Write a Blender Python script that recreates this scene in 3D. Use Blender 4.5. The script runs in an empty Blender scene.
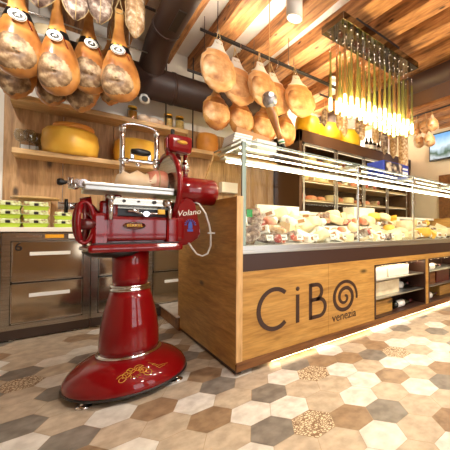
import bpy, bmesh, math, random
from mathutils import Vector, Matrix
PI = math.pi
random.seed(7)
SC = bpy.context.scene
COL = SC.collection

# ------------------------------------------------------------------ helpers
def lin(c):
    return tuple(((v/255)/12.92 if v/255 <= .04045 else ((v/255+.055)/1.055)**2.4) for v in c) + (1,)

def base_mat(name):
    m = bpy.data.materials.new(name); m.use_nodes = True
    return m, m.node_tree.nodes, m.node_tree.links, m.node_tree.nodes['Principled BSDF']

def ramp(n, stops):
    r = n.new('ShaderNodeValToRGB'); e = r.color_ramp.elements
    e[0].position, e[0].color = stops[0][0], lin(stops[0][1])
    e[1].position, e[1].color = stops[-1][0], lin(stops[-1][1])
    for p, c in stops[1:-1]:
        x = e.new(p); x.color = lin(c)
    return r

def mat(name, col, rough=.5, metal=0, coat=0, noise=None, col2=None, bump=0, spec=None, stretch=(1, 1, 1), col3=None, detail=3, sss=0):
    m, n, l, b = base_mat(name)
    b.inputs['Roughness'].default_value = rough; b.inputs['Metallic'].default_value = metal
    b.inputs['Coat Weight'].default_value = coat; b.inputs['Coat Roughness'].default_value = .05
    if spec is not None: b.inputs['Specular IOR Level'].default_value = spec
    b.inputs['Base Color'].default_value = lin(col)
    if noise:
        tc = n.new('ShaderNodeTexCoord'); mp = n.new('ShaderNodeMapping'); mp.inputs['Scale'].default_value = stretch
        l.new(tc.outputs['Object'], mp.inputs[0])
        nt = n.new('ShaderNodeTexNoise'); nt.inputs['Scale'].default_value = noise; nt.inputs['Detail'].default_value = detail
        l.new(mp.outputs[0], nt.inputs['Vector'])
        st = [(.35, col), (.65, col2 or col)]
        if col3: st = [(.32, col), (.5, col2), (.66, col3)]
        r = ramp(n, st); l.new(nt.outputs['Fac'], r.inputs[0]); l.new(r.outputs[0], b.inputs['Base Color'])
        if bump:
            bp = n.new('ShaderNodeBump'); bp.inputs['Strength'].default_value = bump; bp.inputs['Distance'].default_value = .01
            l.new(nt.outputs['Fac'], bp.inputs['Height']); l.new(bp.outputs[0], b.inputs['Normal'])
    return m

def wood(name, light, mid, dark, axis='X', scale=1.0, rough=.45, knots=True, coat=0):
    m, n, l, b = base_mat(name)
    tc = n.new('ShaderNodeTexCoord'); mp = n.new('ShaderNodeMapping')
    s = {'X': (1, 9, 9), 'Y': (9, 1, 9), 'Z': (9, 9, 1)}[axis]
    mp.inputs['Scale'].default_value = [v*scale for v in s]
    l.new(tc.outputs['Object'], mp.inputs[0])
    nt = n.new('ShaderNodeTexNoise'); nt.inputs['Scale'].default_value = 2.4; nt.inputs['Detail'].default_value = 7; nt.inputs['Distortion'].default_value = .4
    l.new(mp.outputs[0], nt.inputs['Vector'])
    r = ramp(n, [(.3, dark), (.48, mid), (.7, light)]); l.new(nt.outputs['Fac'], r.inputs[0])
    out = r.outputs[0]
    fine = n.new('ShaderNodeTexNoise'); fine.inputs['Scale'].default_value = 9; fine.inputs['Detail'].default_value = 4
    l.new(mp.outputs[0], fine.inputs['Vector'])
    fr = ramp(n, [(.35, (228, 226, 222)), (.6, (255, 255, 255))]); l.new(fine.outputs['Fac'], fr.inputs[0])
    mx = n.new('ShaderNodeMixRGB'); mx.blend_type = 'MULTIPLY'; mx.inputs[0].default_value = 1
    l.new(out, mx.inputs[1]); l.new(fr.outputs[0], mx.inputs[2]); out = mx.outputs[0]
    if knots:
        mp2 = n.new('ShaderNodeMapping'); mp2.inputs['Scale'].default_value = {'X': (1.6, 4, 4), 'Y': (4, 1.6, 4), 'Z': (4, 4, 1.6)}[axis]
        l.new(tc.outputs['Object'], mp2.inputs[0])
        vo = n.new('ShaderNodeTexVoronoi'); vo.inputs['Scale'].default_value = 1.3*scale
        l.new(mp2.outputs[0], vo.inputs['Vector'])
        kr = n.new('ShaderNodeValToRGB'); kr.color_ramp.elements[0].position = .05; kr.color_ramp.elements[0].color = (1, 1, 1, 1)
        kr.color_ramp.elements[1].position = .13; kr.color_ramp.elements[1].color = (0, 0, 0, 1)
        l.new(vo.outputs['Distance'], kr.inputs[0])
        m2 = n.new('ShaderNodeMixRGB'); l.new(kr.outputs[0], m2.inputs[0]); l.new(out, m2.inputs[1])
        m2.inputs[2].default_value = lin(tuple(int(v*.55) for v in dark)); out = m2.outputs[0]
    l.new(out, b.inputs['Base Color'])
    b.inputs['Roughness'].default_value = rough; b.inputs['Coat Weight'].default_value = coat
    return m

def emit(name, col, strength):
    m, n, l, b = base_mat(name)
    b.inputs['Base Color'].default_value = lin(col); b.inputs['Emission Color'].default_value = lin(col)
    b.inputs['Emission Strength'].default_value = strength
    return m

def thin_glass(name, tint=(250, 255, 250), refl=.9, ior=1.45):
    m = bpy.data.materials.new(name); m.use_nodes = True
    n, l = m.node_tree.nodes, m.node_tree.links
    n.remove(n['Principled BSDF'])
    t = n.new('ShaderNodeBsdfTransparent'); t.inputs[0].default_value = lin(tint)
    g = n.new('ShaderNodeBsdfGlossy'); g.inputs['Roughness'].default_value = .02; g.inputs[0].default_value = (refl, refl, refl, 1)
    f = n.new('ShaderNodeFresnel'); f.inputs[0].default_value = ior
    ge = n.new('ShaderNodeNewGeometry'); sb = n.new('ShaderNodeMath'); sb.operation = 'SUBTRACT'; sb.inputs[0].default_value = 1; l.new(ge.outputs['Backfacing'], sb.inputs[1])
    ml = n.new('ShaderNodeMath'); ml.operation = 'MULTIPLY'; l.new(f.outputs[0], ml.inputs[0]); l.new(sb.outputs[0], ml.inputs[1])
    mx = n.new('ShaderNodeMixShader'); l.new(ml.outputs[0], mx.inputs[0]); l.new(t.outputs[0], mx.inputs[1]); l.new(g.outputs[0], mx.inputs[2])
    l.new(mx.outputs[0], n['Material Output'].inputs[0])
    return m

# ---- mesh building
def BM(): return bmesh.new()

def box(bm, a, b, bev=0, rot=None, piv=None):
    x0, y0, z0 = [min(p, q) for p, q in zip(a, b)]; x1, y1, z1 = [max(p, q) for p, q in zip(a, b)]
    r = bmesh.ops.create_cube(bm, size=1)
    vs = r['verts']
    for v in vs:
        v.co = Vector((x0+(v.co.x+.5)*(x1-x0), y0+(v.co.y+.5)*(y1-y0), z0+(v.co.z+.5)*(z1-z0)))
    if bev:
        es = list({e for v in vs for e in v.link_edges})
        r = bmesh.ops.bevel(bm, geom=es, offset=bev, segments=2, affect='EDGES', profile=.6)
        vs = list({v for f in r['faces'] for v in f.verts} | {v for v in vs if v.is_valid})
    if rot is not None:
        c = Vector(piv) if piv else Vector(((x0+x1)/2, (y0+y1)/2, (z0+z1)/2))
        bmesh.ops.transform(bm, matrix=Matrix.Translation(c) @ rot.to_4x4() @ Matrix.Translation(-c), verts=vs)
    return vs

def frame_of(d):
    d = d.normalized()
    u = d.orthogonal().normalized() if abs(d.z) < .99 else Vector((1, 0, 0))
    if abs(d.z) < .99: u = Vector((0, 0, 1)).cross(d).normalized()
    w = d.cross(u).normalized()
    return u, w

def rings(bm, loops, cap=True, smooth=True, closed=False):
    R = [[bm.verts.new(p) for p in lp] for lp in loops]
    n = len(R[0]); m = len(R)
    for i in range(m if closed else m-1):
        A, B = R[i], R[(i+1) % m]
        for j in range(n):
            f = bm.faces.new((A[j], A[(j+1) % n], B[(j+1) % n], B[j])); f.smooth = smooth
    if cap and not closed:
        for r, s in ((R[0], 1), (R[-1], 0)):
            f = bm.faces.new(r[::-1] if s else r); f.smooth = False
    return R

def cyl(bm, p0, p1, r, r1=None, seg=20, cap=True, sx=1, sy=1):
    p0, p1 = Vector(p0), Vector(p1); u, w = frame_of(p1-p0); r1 = r if r1 is None else r1
    lp = [[p+(u*math.cos(2*PI*k/seg)*sx+w*math.sin(2*PI*k/seg)*sy)*q for k in range(seg)] for p, q in ((p0, r), (p1, r1))]
    rings(bm, lp, cap)

def tube(bm, pts, r, seg=10, closed=False):
    pts = [Vector(p) for p in pts]; lp = []; n = len(pts); u0 = None
    for i, p in enumerate(pts):
        if closed: d = pts[(i+1) % n]-pts[i-1]
        else: d = pts[min(i+1, n-1)]-pts[max(i-1, 0)]
        d.normalize()
        if u0 is None: u, w = frame_of(d)
        else:
            u = (u0-d*u0.dot(d)).normalized(); w = d.cross(u)
        u0 = u; q = r[i] if isinstance(r, (list, tuple)) else r
        lp.append([p+(u*math.cos(2*PI*k/seg)+w*math.sin(2*PI*k/seg))*q for k in range(seg)])
    rings(bm, lp, closed=closed)

def lathe(bm, prof, c=(0, 0, 0), axis='Z', seg=40, sx=1, sy=1):
    lp = []
    for r, h in prof:
        row = []
        for k in range(seg):
            a = 2*PI*k/seg; x, y = r*math.cos(a)*sx, r*math.sin(a)*sy
            v = {'Z': (x, y, h), 'X': (h, x, y), 'Y': (x, h, -y)}[axis]
            row.append(Vector(v)+Vector(c))
        lp.append(row)
    rings(bm, lp)

def ball(bm, c, r, s=(1, 1, 1), seg=16, jitter=0):
    R = bmesh.ops.create_uvsphere(bm, u_segments=seg, v_segments=max(6, seg//2), radius=r)
    for v in R['verts']:
        j = 1+random.uniform(-jitter, jitter)
        v.co = Vector((v.co.x*s[0]*j, v.co.y*s[1]*j, v.co.z*s[2]*j))+Vector(c)
        for f in v.link_faces: f.smooth = True

def prism(bm, poly, y0, y1):
    """poly: list of (x,z), extruded along Y"""
    A = [bm.verts.new((x, y0, z)) for x, z in poly]; B = [bm.verts.new((x, y1, z)) for x, z in poly]
    n = len(poly)
    bm.faces.new(A); bm.faces.new(B[::-1])
    for i in range(n): bm.faces.new((A[i], B[i], B[(i+1) % n], A[(i+1) % n]))

def ribbon(bm, pts, w, y0, y1, closed=False):
    """a stroke of width w along 2-D points (x,z)"""
    n = len(pts); L, Rr = [], []
    for i, (x, z) in enumerate(pts):
        a = pts[i-1] if (i or closed) else pts[0]; b = pts[(i+1) % n] if (i < n-1 or closed) else pts[-1]
        dx, dz = b[0]-a[0], b[1]-a[1]; q = math.hypot(dx, dz) or 1; ww = w[i] if isinstance(w, list) else w
        L.append((x-dz/q*ww/2, z+dx/q*ww/2)); Rr.append((x+dz/q*ww/2, z-dx/q*ww/2))
    for i in range(n if closed else n-1):
        j = (i+1) % n
        q = [L[i], L[j], Rr[j], Rr[i]]
        A = [bm.verts.new((x, y0, z)) for x, z in q]; B = [bm.verts.new((x, y1, z)) for x, z in q]
        bm.faces.new(A); bm.faces.new(B[::-1])
        for k in range(4): bm.faces.new((A[k], B[k], B[(k+1) % 4], A[(k+1) % 4]))

def wloc(o):
    v = Vector((0, 0, 0))
    while o: v += o.location; o = o.parent
    return v

def obj(name, bm, m, parent=None, origin=(0, 0, 0)):
    """world-space bmesh becomes one object"""
    bmesh.ops.recalc_face_normals(bm, faces=bm.faces)
    off = wloc(parent) if parent else Vector(origin)
    bmesh.ops.translate(bm, verts=bm.verts, vec=-off)
    me = bpy.data.meshes.new(name); bm.to_mesh(me); bm.free()
    for x in (m if isinstance(m, list) else [m]): me.materials.append(x)
    o = bpy.data.objects.new(name, me); COL.objects.link(o)
    if parent: o.parent = parent
    else: o.location = off
    return o

def tag(o, label=None, cat=None, group=None, kind=None):
    if label: o['label'] = label
    if cat: o['category'] = cat
    if group: o['group'] = group
    if kind: o['kind'] = kind
    return o

def thing(name, label, cat, loc=(0, 0, 0), group=None):
    o = bpy.data.objects.new(name, None); COL.objects.link(o); o.location = loc; o.empty_display_size = .05
    return tag(o, label, cat, group)

def struct(name, bm, m): return tag(obj(name, bm, m), kind='structure')

def dup(root, loc, label, group=None, rz=None, sc=None):
    r = root.copy(); COL.objects.link(r); r.location = loc; r['label'] = label
    if group: r['group'] = group
    if rz is not None: r.rotation_euler = (0, 0, rz) if not isinstance(rz, tuple) else rz
    if sc: r.scale = sc if isinstance(sc, tuple) else (sc,)*3
    for ch in list(root.children):
        c = ch.copy(); COL.objects.link(c); c.parent = r
        for g in list(ch.children):
            d = g.copy(); COL.objects.link(d); d.parent = c
    return r

def text_bm(s, size, M, ext=.001, shear=0, spacing=1):
    cu = bpy.data.curves.new('t', 'FONT'); cu.body = s; cu.size = size; cu.extrude = ext; cu.shear = shear
    cu.align_x = 'CENTER'; cu.align_y = 'CENTER'; cu.space_character = spacing; cu.resolution_u = 3
    o = bpy.data.objects.new('t', cu); COL.objects.link(o)
    dg = bpy.context.evaluated_depsgraph_get(); me = bpy.data.meshes.new_from_object(o.evaluated_get(dg))
    bm = BM(); bm.from_mesh(me); bmesh.ops.transform(bm, matrix=M, verts=bm.verts)
    bpy.data.objects.remove(o); bpy.data.curves.remove(cu); bpy.data.meshes.remove(me)
    return bm
FACE_NEG_Y = Matrix.Rotation(PI/2, 4, 'X')       # text readable from -Y
def at_front(x, y, z, extra=None):
    M = Matrix.Translation((x, y, z)) @ (extra if extra else Matrix()) @ FACE_NEG_Y
    return M

# ------------------------------------------------------------------ materials
M = {}
M['red'] = mat('glossy_red_enamel', (128, 1, 9), .4, 0, 1, spec=.1)
M['reddk'] = mat('dark_red_enamel', (84, 3, 9), .3, 0, .8)
M['chrome'] = mat('polished_chrome', (225, 225, 228), .1, 1)
M['steel'] = mat('brushed_steel', (190, 184, 172), .2, 1, noise=3, col2=(160, 154, 142), stretch=(1, 1, 40))
M['alu'] = mat('satin_aluminium', (200, 200, 195), .35, 1)
M['postgrey'] = mat('grey_green_post', (150, 160, 146), .25, .3)
M['black'] = mat('black_plastic', (15, 14, 14), .35)
M['gold'] = mat('gold_paint', (214, 164, 60), .35, .5)
M['white'] = mat('white_plastic', (238, 238, 234), .35)
M['paper'] = mat('white_paper', (240, 236, 226), .7)
M['stone'] = mat('white_worktop_stone', (236, 230, 218), .3)
M['cord'] = mat('natural_twine', (196, 170, 120), .9)
M['whitecable'] = mat('white_cable', (230, 228, 220), .4)
M['duct'] = mat('brown_painted_duct', (60, 42, 36), .5, 0, 0)
M['iron'] = mat('dark_iron', (62, 56, 54), .45, .5)
M['bandbrown'] = mat('dark_brown_laminate', (62, 38, 28), .4)
M['fridge'] = mat('brown_cabinet_laminate', (88, 58, 36), .4)
M['plaster'] = mat('white_plaster', (236, 233, 226), .8, noise=2, col2=(226, 222, 214))
M['cream'] = mat('cream_wall_paint', (226, 208, 176), .8, noise=2, col2=(216, 198, 166))
M['oakX'] = wood('honey_oak_front', (208, 160, 86), (194, 144, 70), (168, 120, 54), 'X', 1.0, .4)
M['oakY'] = wood('honey_oak_end', (204, 156, 84), (188, 139, 68), (164, 116, 52), 'Y', 1.0, .4)
M['oakedge'] = wood('pale_oak_edge', (232, 192, 136), (222, 178, 120), (206, 158, 98), 'Z', 1, .45, False)
M['wallwood'] = wood('greyed_oak_wall_boards', (202, 164, 116), (182, 142, 96), (152, 114, 74), 'Z', 1.0, .55)
M['shelf'] = wood('pale_oak_shelf', (230, 194, 142), (216, 178, 124), (196, 156, 104), 'X', 1, .45, False)
M['plankwood'] = wood('oak_kick_board', (150, 100, 52), (128, 82, 40), (100, 60, 28), 'X', 1, .5, False)
M['beam'] = wood('rough_larch_beam', (208, 152, 96), (172, 118, 70), (106, 70, 44), 'Y', 1.3, .7)
M['deckwood'] = wood('larch_ceiling_boards', (200, 146, 88), (168, 114, 64), (110, 72, 42), 'Y', 1.1, .7)
M['kick'] = mat('dark_kick_board', (58, 40, 28), .5)
M['ovenglass'] = mat('smoked_oven_glass', (176, 160, 136), .09, .92, .2)
M['ovenin'] = mat('oven_dark', (40, 32, 28), .4)
M['glass'] = thin_glass('clear_pane_glass', (252, 254, 251), .5, 1.35)
M['glassedge'] = thin_glass('green_tinted_glass_edge', (205, 232, 215))
M['tubeglass'] = thin_glass('olive_glass_rod', (206, 206, 140), 1, 1.6)
M['amberglass'] = thin_glass('amber_glass_rod', (214, 176, 128), 1, 1.6)
M['jarglass'] = thin_glass('clear_jar_glass', (226, 230, 228), 1, 2.0)
M['bottle'] = mat('dark_wine_bottle', (26, 30, 18), .1, 0, .5)
def rodmat(name, c):
    m, n, l, b = base_mat(name); b.inputs['Base Color'].default_value = lin(c); b.inputs['Roughness'].default_value = .08
    t = n.new('ShaderNodeBsdfTransparent'); t.inputs[0].default_value = lin(tuple(min(255, v+40) for v in c)); tr = n.new('ShaderNodeBsdfTranslucent'); tr.inputs[0].default_value = lin(c)
    a = n.new('ShaderNodeMixShader'); a.inputs[0].default_value = .5; l.new(b.outputs[0], a.inputs[1]); l.new(tr.outputs[0], a.inputs[2])
    k = n.new('ShaderNodeMixShader'); k.inputs[0].default_value = .6; l.new(a.outputs[0], k.inputs[1]); l.new(t.outputs[0], k.inputs[2]); l.new(k.outputs[0], n['Material Output'].inputs[0])
    return m
M['tubeglass'] = rodmat('olive_glass_rod', (176, 176, 124)); M['amberglass'] = rodmat('amber_glass_rod', (180, 150, 112))
M['mirror'] = mat('mirror_polished_steel', (120, 116, 112), .04, 1)
M['cheese'] = mat('yellow_hard_cheese_rind', (238, 182, 62), .4, noise=9, col2=(246, 198, 80), bump=.2, coat=.2)
M['cheesebrown'] = mat('amber_cheese_rind', (206, 134, 50), .5, noise=8, col2=(222, 152, 62), bump=.2)
M['cheeseyellow'] = mat('bright_yellow_cheese_rind', (228, 178, 22), .45, noise=7, col2=(238, 192, 40), coat=.2)
M['wax'] = mat('pale_cheese_cut', (240, 226, 190), .5, noise=14, col2=(226, 206, 164))
M['hamskin'] = mat('cured_ham_skin', (138, 82, 40), .3, 0, .4, noise=5, col2=(184, 124, 62), col3=(218, 172, 104), bump=.25)
M['hamcut'] = mat('cured_ham_cut_face', (66, 46, 32), .5, noise=15, col2=(124, 94, 64), col3=(184, 158, 122), bump=.6, detail=8)
M['hampale'] = mat('larded_ham_skin', (206, 138, 78), .4, 0, .3, noise=6, col2=(232, 180, 122), col3=(248, 222, 184), bump=.3)
M['hampalecut'] = mat('larded_ham_face', (158, 100, 56), .5, noise=9, col2=(208, 156, 102), col3=(236, 200, 156), bump=.6, detail=5)
M['salami'] = mat('moulded_salami_skin', (84, 62, 54), .75, noise=26, col2=(140, 118, 106), col3=(206, 192, 178), bump=.5, detail=6)
M['salamilt'] = mat('pale_floured_salami_skin', (150, 112, 76), .75, noise=30, col2=(184, 150, 112), col3=(224, 206, 180), bump=.5, detail=6)
M['salamicut'] = mat('salami_slice_face', (160, 56, 48), .5, noise=70, col2=(190, 96, 84), col3=(238, 214, 200))
M['meat'] = mat('pink_ham_meat', (206, 112, 84), .45, noise=12, col2=(226, 146, 116), col3=(240, 190, 160), coat=.3)
M['fat'] = mat('creamy_meat_fat', (232, 196, 150), .45, noise=10, col2=(244, 222, 190), coat=.3)
M['green'] = mat('lime_green_card', (164, 196, 40), .5, noise=5, col2=(186, 214, 66))
M['greenlid'] = mat('pale_green_lid', (236, 238, 220), .35, noise=30, col2=(206, 216, 150), col3=(150, 120, 90))
M['yellowlabel'] = mat('yellow_orange_label', (238, 166, 20), .6)
M['cardboard'] = mat('tan_cardboard', (186, 140, 96), .8, noise=5, col2=(172, 126, 82))
M['blue'] = mat('blue_printed_card', (36, 58, 160), .4)
M['bluepic'] = mat('dark_printed_picture', (24, 20, 28), .4, noise=16, col2=(60, 44, 40), col3=(220, 200, 170))
M['foil'] = mat('crumpled_foil', (200, 200, 205), .3, 1, noise=30, col2=(150, 150, 155), bump=1)
M['grout'] = mat('sand_grout', (176, 152, 122), .9)
def tile(name, a, b, s=16):
    return mat(name, tuple(int(v*.95) for v in a), .32, noise=s, col2=b, detail=8, spec=.4)
M['tW'] = tile('tile_ivory', (214, 205, 192), (230, 223, 212))
M['tB'] = tile('tile_beige', (184, 164, 140), (202, 184, 160))
M['tG'] = tile('tile_taupe', (120, 111, 102), (142, 133, 122))
M['tT'] = tile('tile_terracotta', (140, 112, 86), (164, 136, 106))
def speck():
    m, n, l, b = base_mat('tile_pebbled')
    tc = n.new('ShaderNodeTexCoord'); v = n.new('ShaderNodeTexVoronoi'); v.inputs['Scale'].default_value = 70
    v.feature = 'DISTANCE_TO_EDGE'; l.new(tc.outputs['Object'], v.inputs['Vector'])
    r = ramp(n, [(.06, (130, 96, 66)), (.2, (226, 208, 176))]); l.new(v.outputs[0], r.inputs[0]); l.new(r.outputs[0], b.inputs['Base Color'])
    b.inputs['Roughness'].default_value = .4
    return m
M['tS'] = speck()
M['led'] = emit('warm_led_strip', (255, 226, 176), 9)
M['nled'] = emit('niche_led_strip', (255, 228, 184), 26)
M['uplight'] = emit('added_uplight_glow', (255, 240, 216), 160)  # glow of the two strips added to lift the ceiling
M['tubelight'] = emit('case_light_tube', (255, 242, 216), 14)
M['bulb'] = emit('chandelier_bulb', (255, 236, 186), 40)
M['fridgelight'] = emit('cabinet_light_strip', (255, 232, 196), 1.0)
M['spotface'] = emit('spotlight_lens', (255, 236, 206), 12)

# ------------------------------------------------------------------ setting
P_ = .1873; TH = math.radians(32.55)
TILES={(-7,9):'W',(-7,10):'G',(-7,11):'B',(-7,12):'B',(-7,14):'G',(-7,16):'B',(-6,7):'T',(-6,8):'G',(-6,9):'B',(-6,10):'B',(-6,11):'G',(-6,12):'W',(-6,13):'B',(-6,14):'W',(-5,6):'W',(-5,7):'B',(-5,8):'W',(-5,13):'G',(-4,5):'B',(-4,6):'B',(-4,7):'T',(-3,3):'W',(-3,4):'B',(-3,5):'T',(-3,6):'W',(-3,7):'B',(-2,2):'B',(-2,3):'G',(-2,4):'W',(-2,5):'B',(-2,6):'G',(-2,7):'T',(-1,1):'B',(-1,2):'S',(-1,3):'W',(-1,4):'G',(-1,5):'B',(-1,6):'W',(0,-1):'B',(0,0):'W',(0,1):'T',(0,2):'B',(0,3):'B',(0,4):'W',(1,-2):'W',(1,-1):'B',(1,0):'G',(1,1):'W',(1,2):'B',(1,3):'S',(1,4):'G',(2,-2):'T',(2,-1):'B',(2,0):'B',(2,1):'W',(2,2):'W',(3,-2):'B',(3,-1):'W',(3,0):'T',(3,1):'B',(3,2):'T',(4,-2):'G',(4,-1):'B',(4,0):'W',(4,1):'G',(5,-2):'T',(5,-1):'W',(5,0):'S',(6,-2):'W'}
bm = BM()
rnd = random.Random(3); order = ['W', 'B', 'G', 'T', 'S']
bx0, bx1, by0, by1 = -2.5, 5.75, -1.6, 4.15
g = [bm.verts.new(v) for v in ((bx0, by0, -.0015), (bx1, by0, -.0015), (bx1, by1, -.0015), (bx0, by1, -.0015))]
bm.faces.new(g).material_index = 5
ra = P_/math.sqrt(3)-.0012
for i in range(-60, 60):
    for j in range(-60, 60):
        x = 1.0597+P_*(i*math.cos(TH)+j*math.cos(TH+PI/3)); y = .847+P_*(i*math.sin(TH)+j*math.sin(TH+PI/3))
        k = TILES.get((i, j)) or rnd.choices(order, (30, 34, 17, 15, 4))[0]
        if not (bx0+.11 < x < bx1-.11 and by0+.11 < y < by1-.11): continue
        vs = [bm.verts.new((x+ra*math.cos(TH-PI/6+a*PI/3), y+ra*math.sin(TH-PI/6+a*PI/3), 0)) for a in range(6)]
        bm.faces.new(vs).material_index = order.index(k)
struct('floor', bm, [M['tW'], M['tB'], M['tG'], M['tT'], M['tS'], M['grout']])

# ceiling deck and beams
bm = BM(); box(bm, (-2.5, -1.6, 3.15), (2.15, 4.3, 3.25)); struct('ceiling', bm, M['plaster'])
bm = BM(); box(bm, (2.15, -1.6, 3.15), (5.85, 4.3, 3.25)); struct('ceiling', bm, M['deckwood'])
for k in range(-9, 12):
    x = 1.19+.41*k + (.03 if k in (1, 2) else 0)
    bm = BM(); box(bm, (x, -1.55, 2.98), (x+.2, 4.15, 3.15), .008)
    bmesh.ops.subdivide_edges(bm, edges=[e for e in bm.edges if e.calc_length() > 3], cuts=14)
    for v in bm.verts: v.co.x += .008*math.sin(v.co.y*2.1+k*1.7); v.co.z += .006*math.sin(v.co.y*1.7+k)
    struct('ceiling_beam', bm, M['beam'])
# walls
bm = BM(); box(bm, (-2.5, 4.15, 0), (5.85, 4.3, 3.15)); struct('wall_back', bm, M['plaster'])
bm = BM()
for k in range(8):
    box(bm, (-.385+k*.41, 4.12, .0), (-.385+k*.41+.406, 4.15, 2.2), .002)
struct('wall_back_panelling', bm, M['wallwood'])
bm = BM(); box(bm, (5.7, -1.6, 0), (5.85, 4.15, 3.15)); struct('wall_right', bm, M['cream'])
bm = BM(); box(bm, (-2.65, -1.6, 0), (-2.5, 4.3, 3.15)); struct('wall_left', bm, M['plaster'])
# shop front behind the viewer: piers, sill, header and glazing bars
bm = BM()
box(bm, (-2.5, -1.75, 0), (5.85, -1.6, .35)); box(bm, (-2.5, -1.75, 2.75), (5.85, -1.6, 3.15))
for x0_, x1_ in ((-2.5, .3), (1.5, 2.1), (3.3, 5.85)): box(bm, (x0_, -1.75, .35), (x1_, -1.6, 2.75))
struct('wall_front', bm, M['wallwood'])
for i, x in enumerate((.3, 2.1)):
    bm = BM(); w = 1.2
    for a in range(1, 4): box(bm, (x+w*a/4-.02, -1.7, .35), (x+w*a/4+.02, -1.66, 2.75))
    for a in range(1, 5): box(bm, (x, -1.7, .35+2.4*a/5-.02), (x+w, -1.66, .35+2.4*a/5+.02))
    struct('window_%d' % (i+1), bm, M['iron'])
# raised service platform behind the counter
bm = BM(); box(bm, (.80, 2.96, 0), (5.6, 4.10, .115)); struct('trim_1', bm, M['plankwood'])
bm = BM(); box(bm, (.785, 2.96, .115), (5.6, 3.62, .127), .002); struct('trim_2', bm, M['tW'])
bm = BM(); box(bm, (5.64, 2.35, 0), (5.7, 3.05, 2.02), .005)
o = struct('door_1', bm, M['plankwood'])
bm = BM(); ball(bm, (5.61, 2.45, 1.0), .03); obj('door_knob', bm, M['chrome'], o)

# ------------------------------------------------------------------ ovens under the worktop
bm = BM(); box(bm, (-.9, 3.585, .892), (1.5, 4.12, .93), .004); tag(obj('worktop', bm, M['stone']), 'long white stone worktop under the oak boards', 'worktop')
def oven(x0, w, label, six=False, strips=((.10, .70), (.10, .395))):
    t = thing('glass_front_cabinet', label, 'cabinet', (x0+w/2, 3.85, 0), 'glass fronted cabinets under the white worktop')
    bm = BM(); box(bm, (x0, 3.63, .09), (x0+w, 4.1, .885), .004); obj('body', bm, M['ovenin'], t)
    bm = BM()
    box(bm, (x0, 3.6, .09), (x0+.05, 3.63, .885)); box(bm, (x0+w-.05, 3.6, .09), (x0+w, 3.63, .885))
    box(bm, (x0+.05, 3.6, .815), (x0+w-.05, 3.63, .885)); box(bm, (x0+.05, 3.6, .09), (x0+w-.05, 3.63, .13))
    obj('frame', bm, M['steel'], t)
    for i, (z0, z1) in enumerate(((.475, .81), (.135, .465))):
        bm = BM(); box(bm, (x0+.056, 3.595, z0), (x0+w-.056, 3.622, z1), .003); d = obj('door', bm, M['ovenglass'], t)
        bm = BM()
        for a, b in (((x0+.054, z0), (x0+.062, z1)), ((x0+w-.062, z0), (x0+w-.054, z1)), ((x0+.054, z1-.008), (x0+w-.054, z1)), ((x0+.054, z0), (x0+w-.054, z0+.012))):
            box(bm, (a[0], 3.588, a[1]), (b[0], 3.6, b[1]), .001)
        obj('door_rim', bm, M['steel'], d)
        bm = BM(); box(bm, (x0+.16, 3.582, z1-.118), (x0+w-.14, 3.595, z1-.088), .002); h = obj('handle', bm, M['white'], d)
        tag(h, 'white bar handle')
    bm = BM(); box(bm, (x0, 3.60, .012), (x0+w, 3.64, .09)); obj('kick_board', bm, M['kick'], t)
    for dx in (.06, w-.1):
        bm = BM(); cyl(bm, (x0+dx, 3.62, 0), (x0+dx, 3.62, .014), .02); obj('foot', bm, M['steel'], t)
    if six:
        bm = text_bm('6', .1, at_front(x0+.095, 3.592, .765)); obj('number', bm, M['black'], t)
        bm = BM(); box(bm, (x0+.25, 3.597, .838), (x0+.37, 3.6, .868)); tag(obj('sticker', bm, M['yellowlabel'], t), 'yellow orange sticker')
        bm = BM(); box(bm, (x0+.40, 3.597, .832), (x0+.45, 3.6, .872)); tag(obj('sticker', bm, M['paper'], t), 'small white sticker')
        bm = BM(); box(bm, (x0+.08, 3.596, .845), (x0+.23, 3.6, .86)); obj('display_strip', bm, M['chrome'], t)
    return t
oven(-.335, .555, 'steel glass fronted cabinet with black number 6 on its upper door', True)
oven(.225, .44, 'steel glass fronted cabinet seen right behind the red column')
oven(.67, .44, 'glass fronted cabinet between the red column and the oak counter end')
oven(-.895, .555, 'steel glass fronted cabinet cut off by the left photo edge')

# shelves
def shelf(x0, x1, z, label, y0=3.83):
    bm = BM(); box(bm, (x0, y0, z-.045), (x1, 4.12, z), .003); o = obj('wall_shelf', bm, M['shelf']); tag(o, label, 'shelf', 'oak wall shelves')
shelf(-.31, 1.05, 1.63, 'lower oak wall shelf carrying the big cheese wheels')
shelf(-.33, 1.115, 2.105, 'upper oak wall shelf carrying jars and paper bags')
shelf(1.13, 2.35, 1.90, 'short oak wall shelf right of the slicer with one amber cheese')
for x, z0, nm in ((0.877, 2.105, 'left'), (1.166, 1.90, 'right')):
    bm = BM(); cyl(bm, (x, 3.815, z0), (x, 3.815, 2.99), .008, seg=10)
    tag(obj('hanging_rod', bm, M['iron']), 'thin dark vertical rod, %s one of the two behind the slicer head' % nm, 'rod', 'rods hanging from the ceiling')

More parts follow.
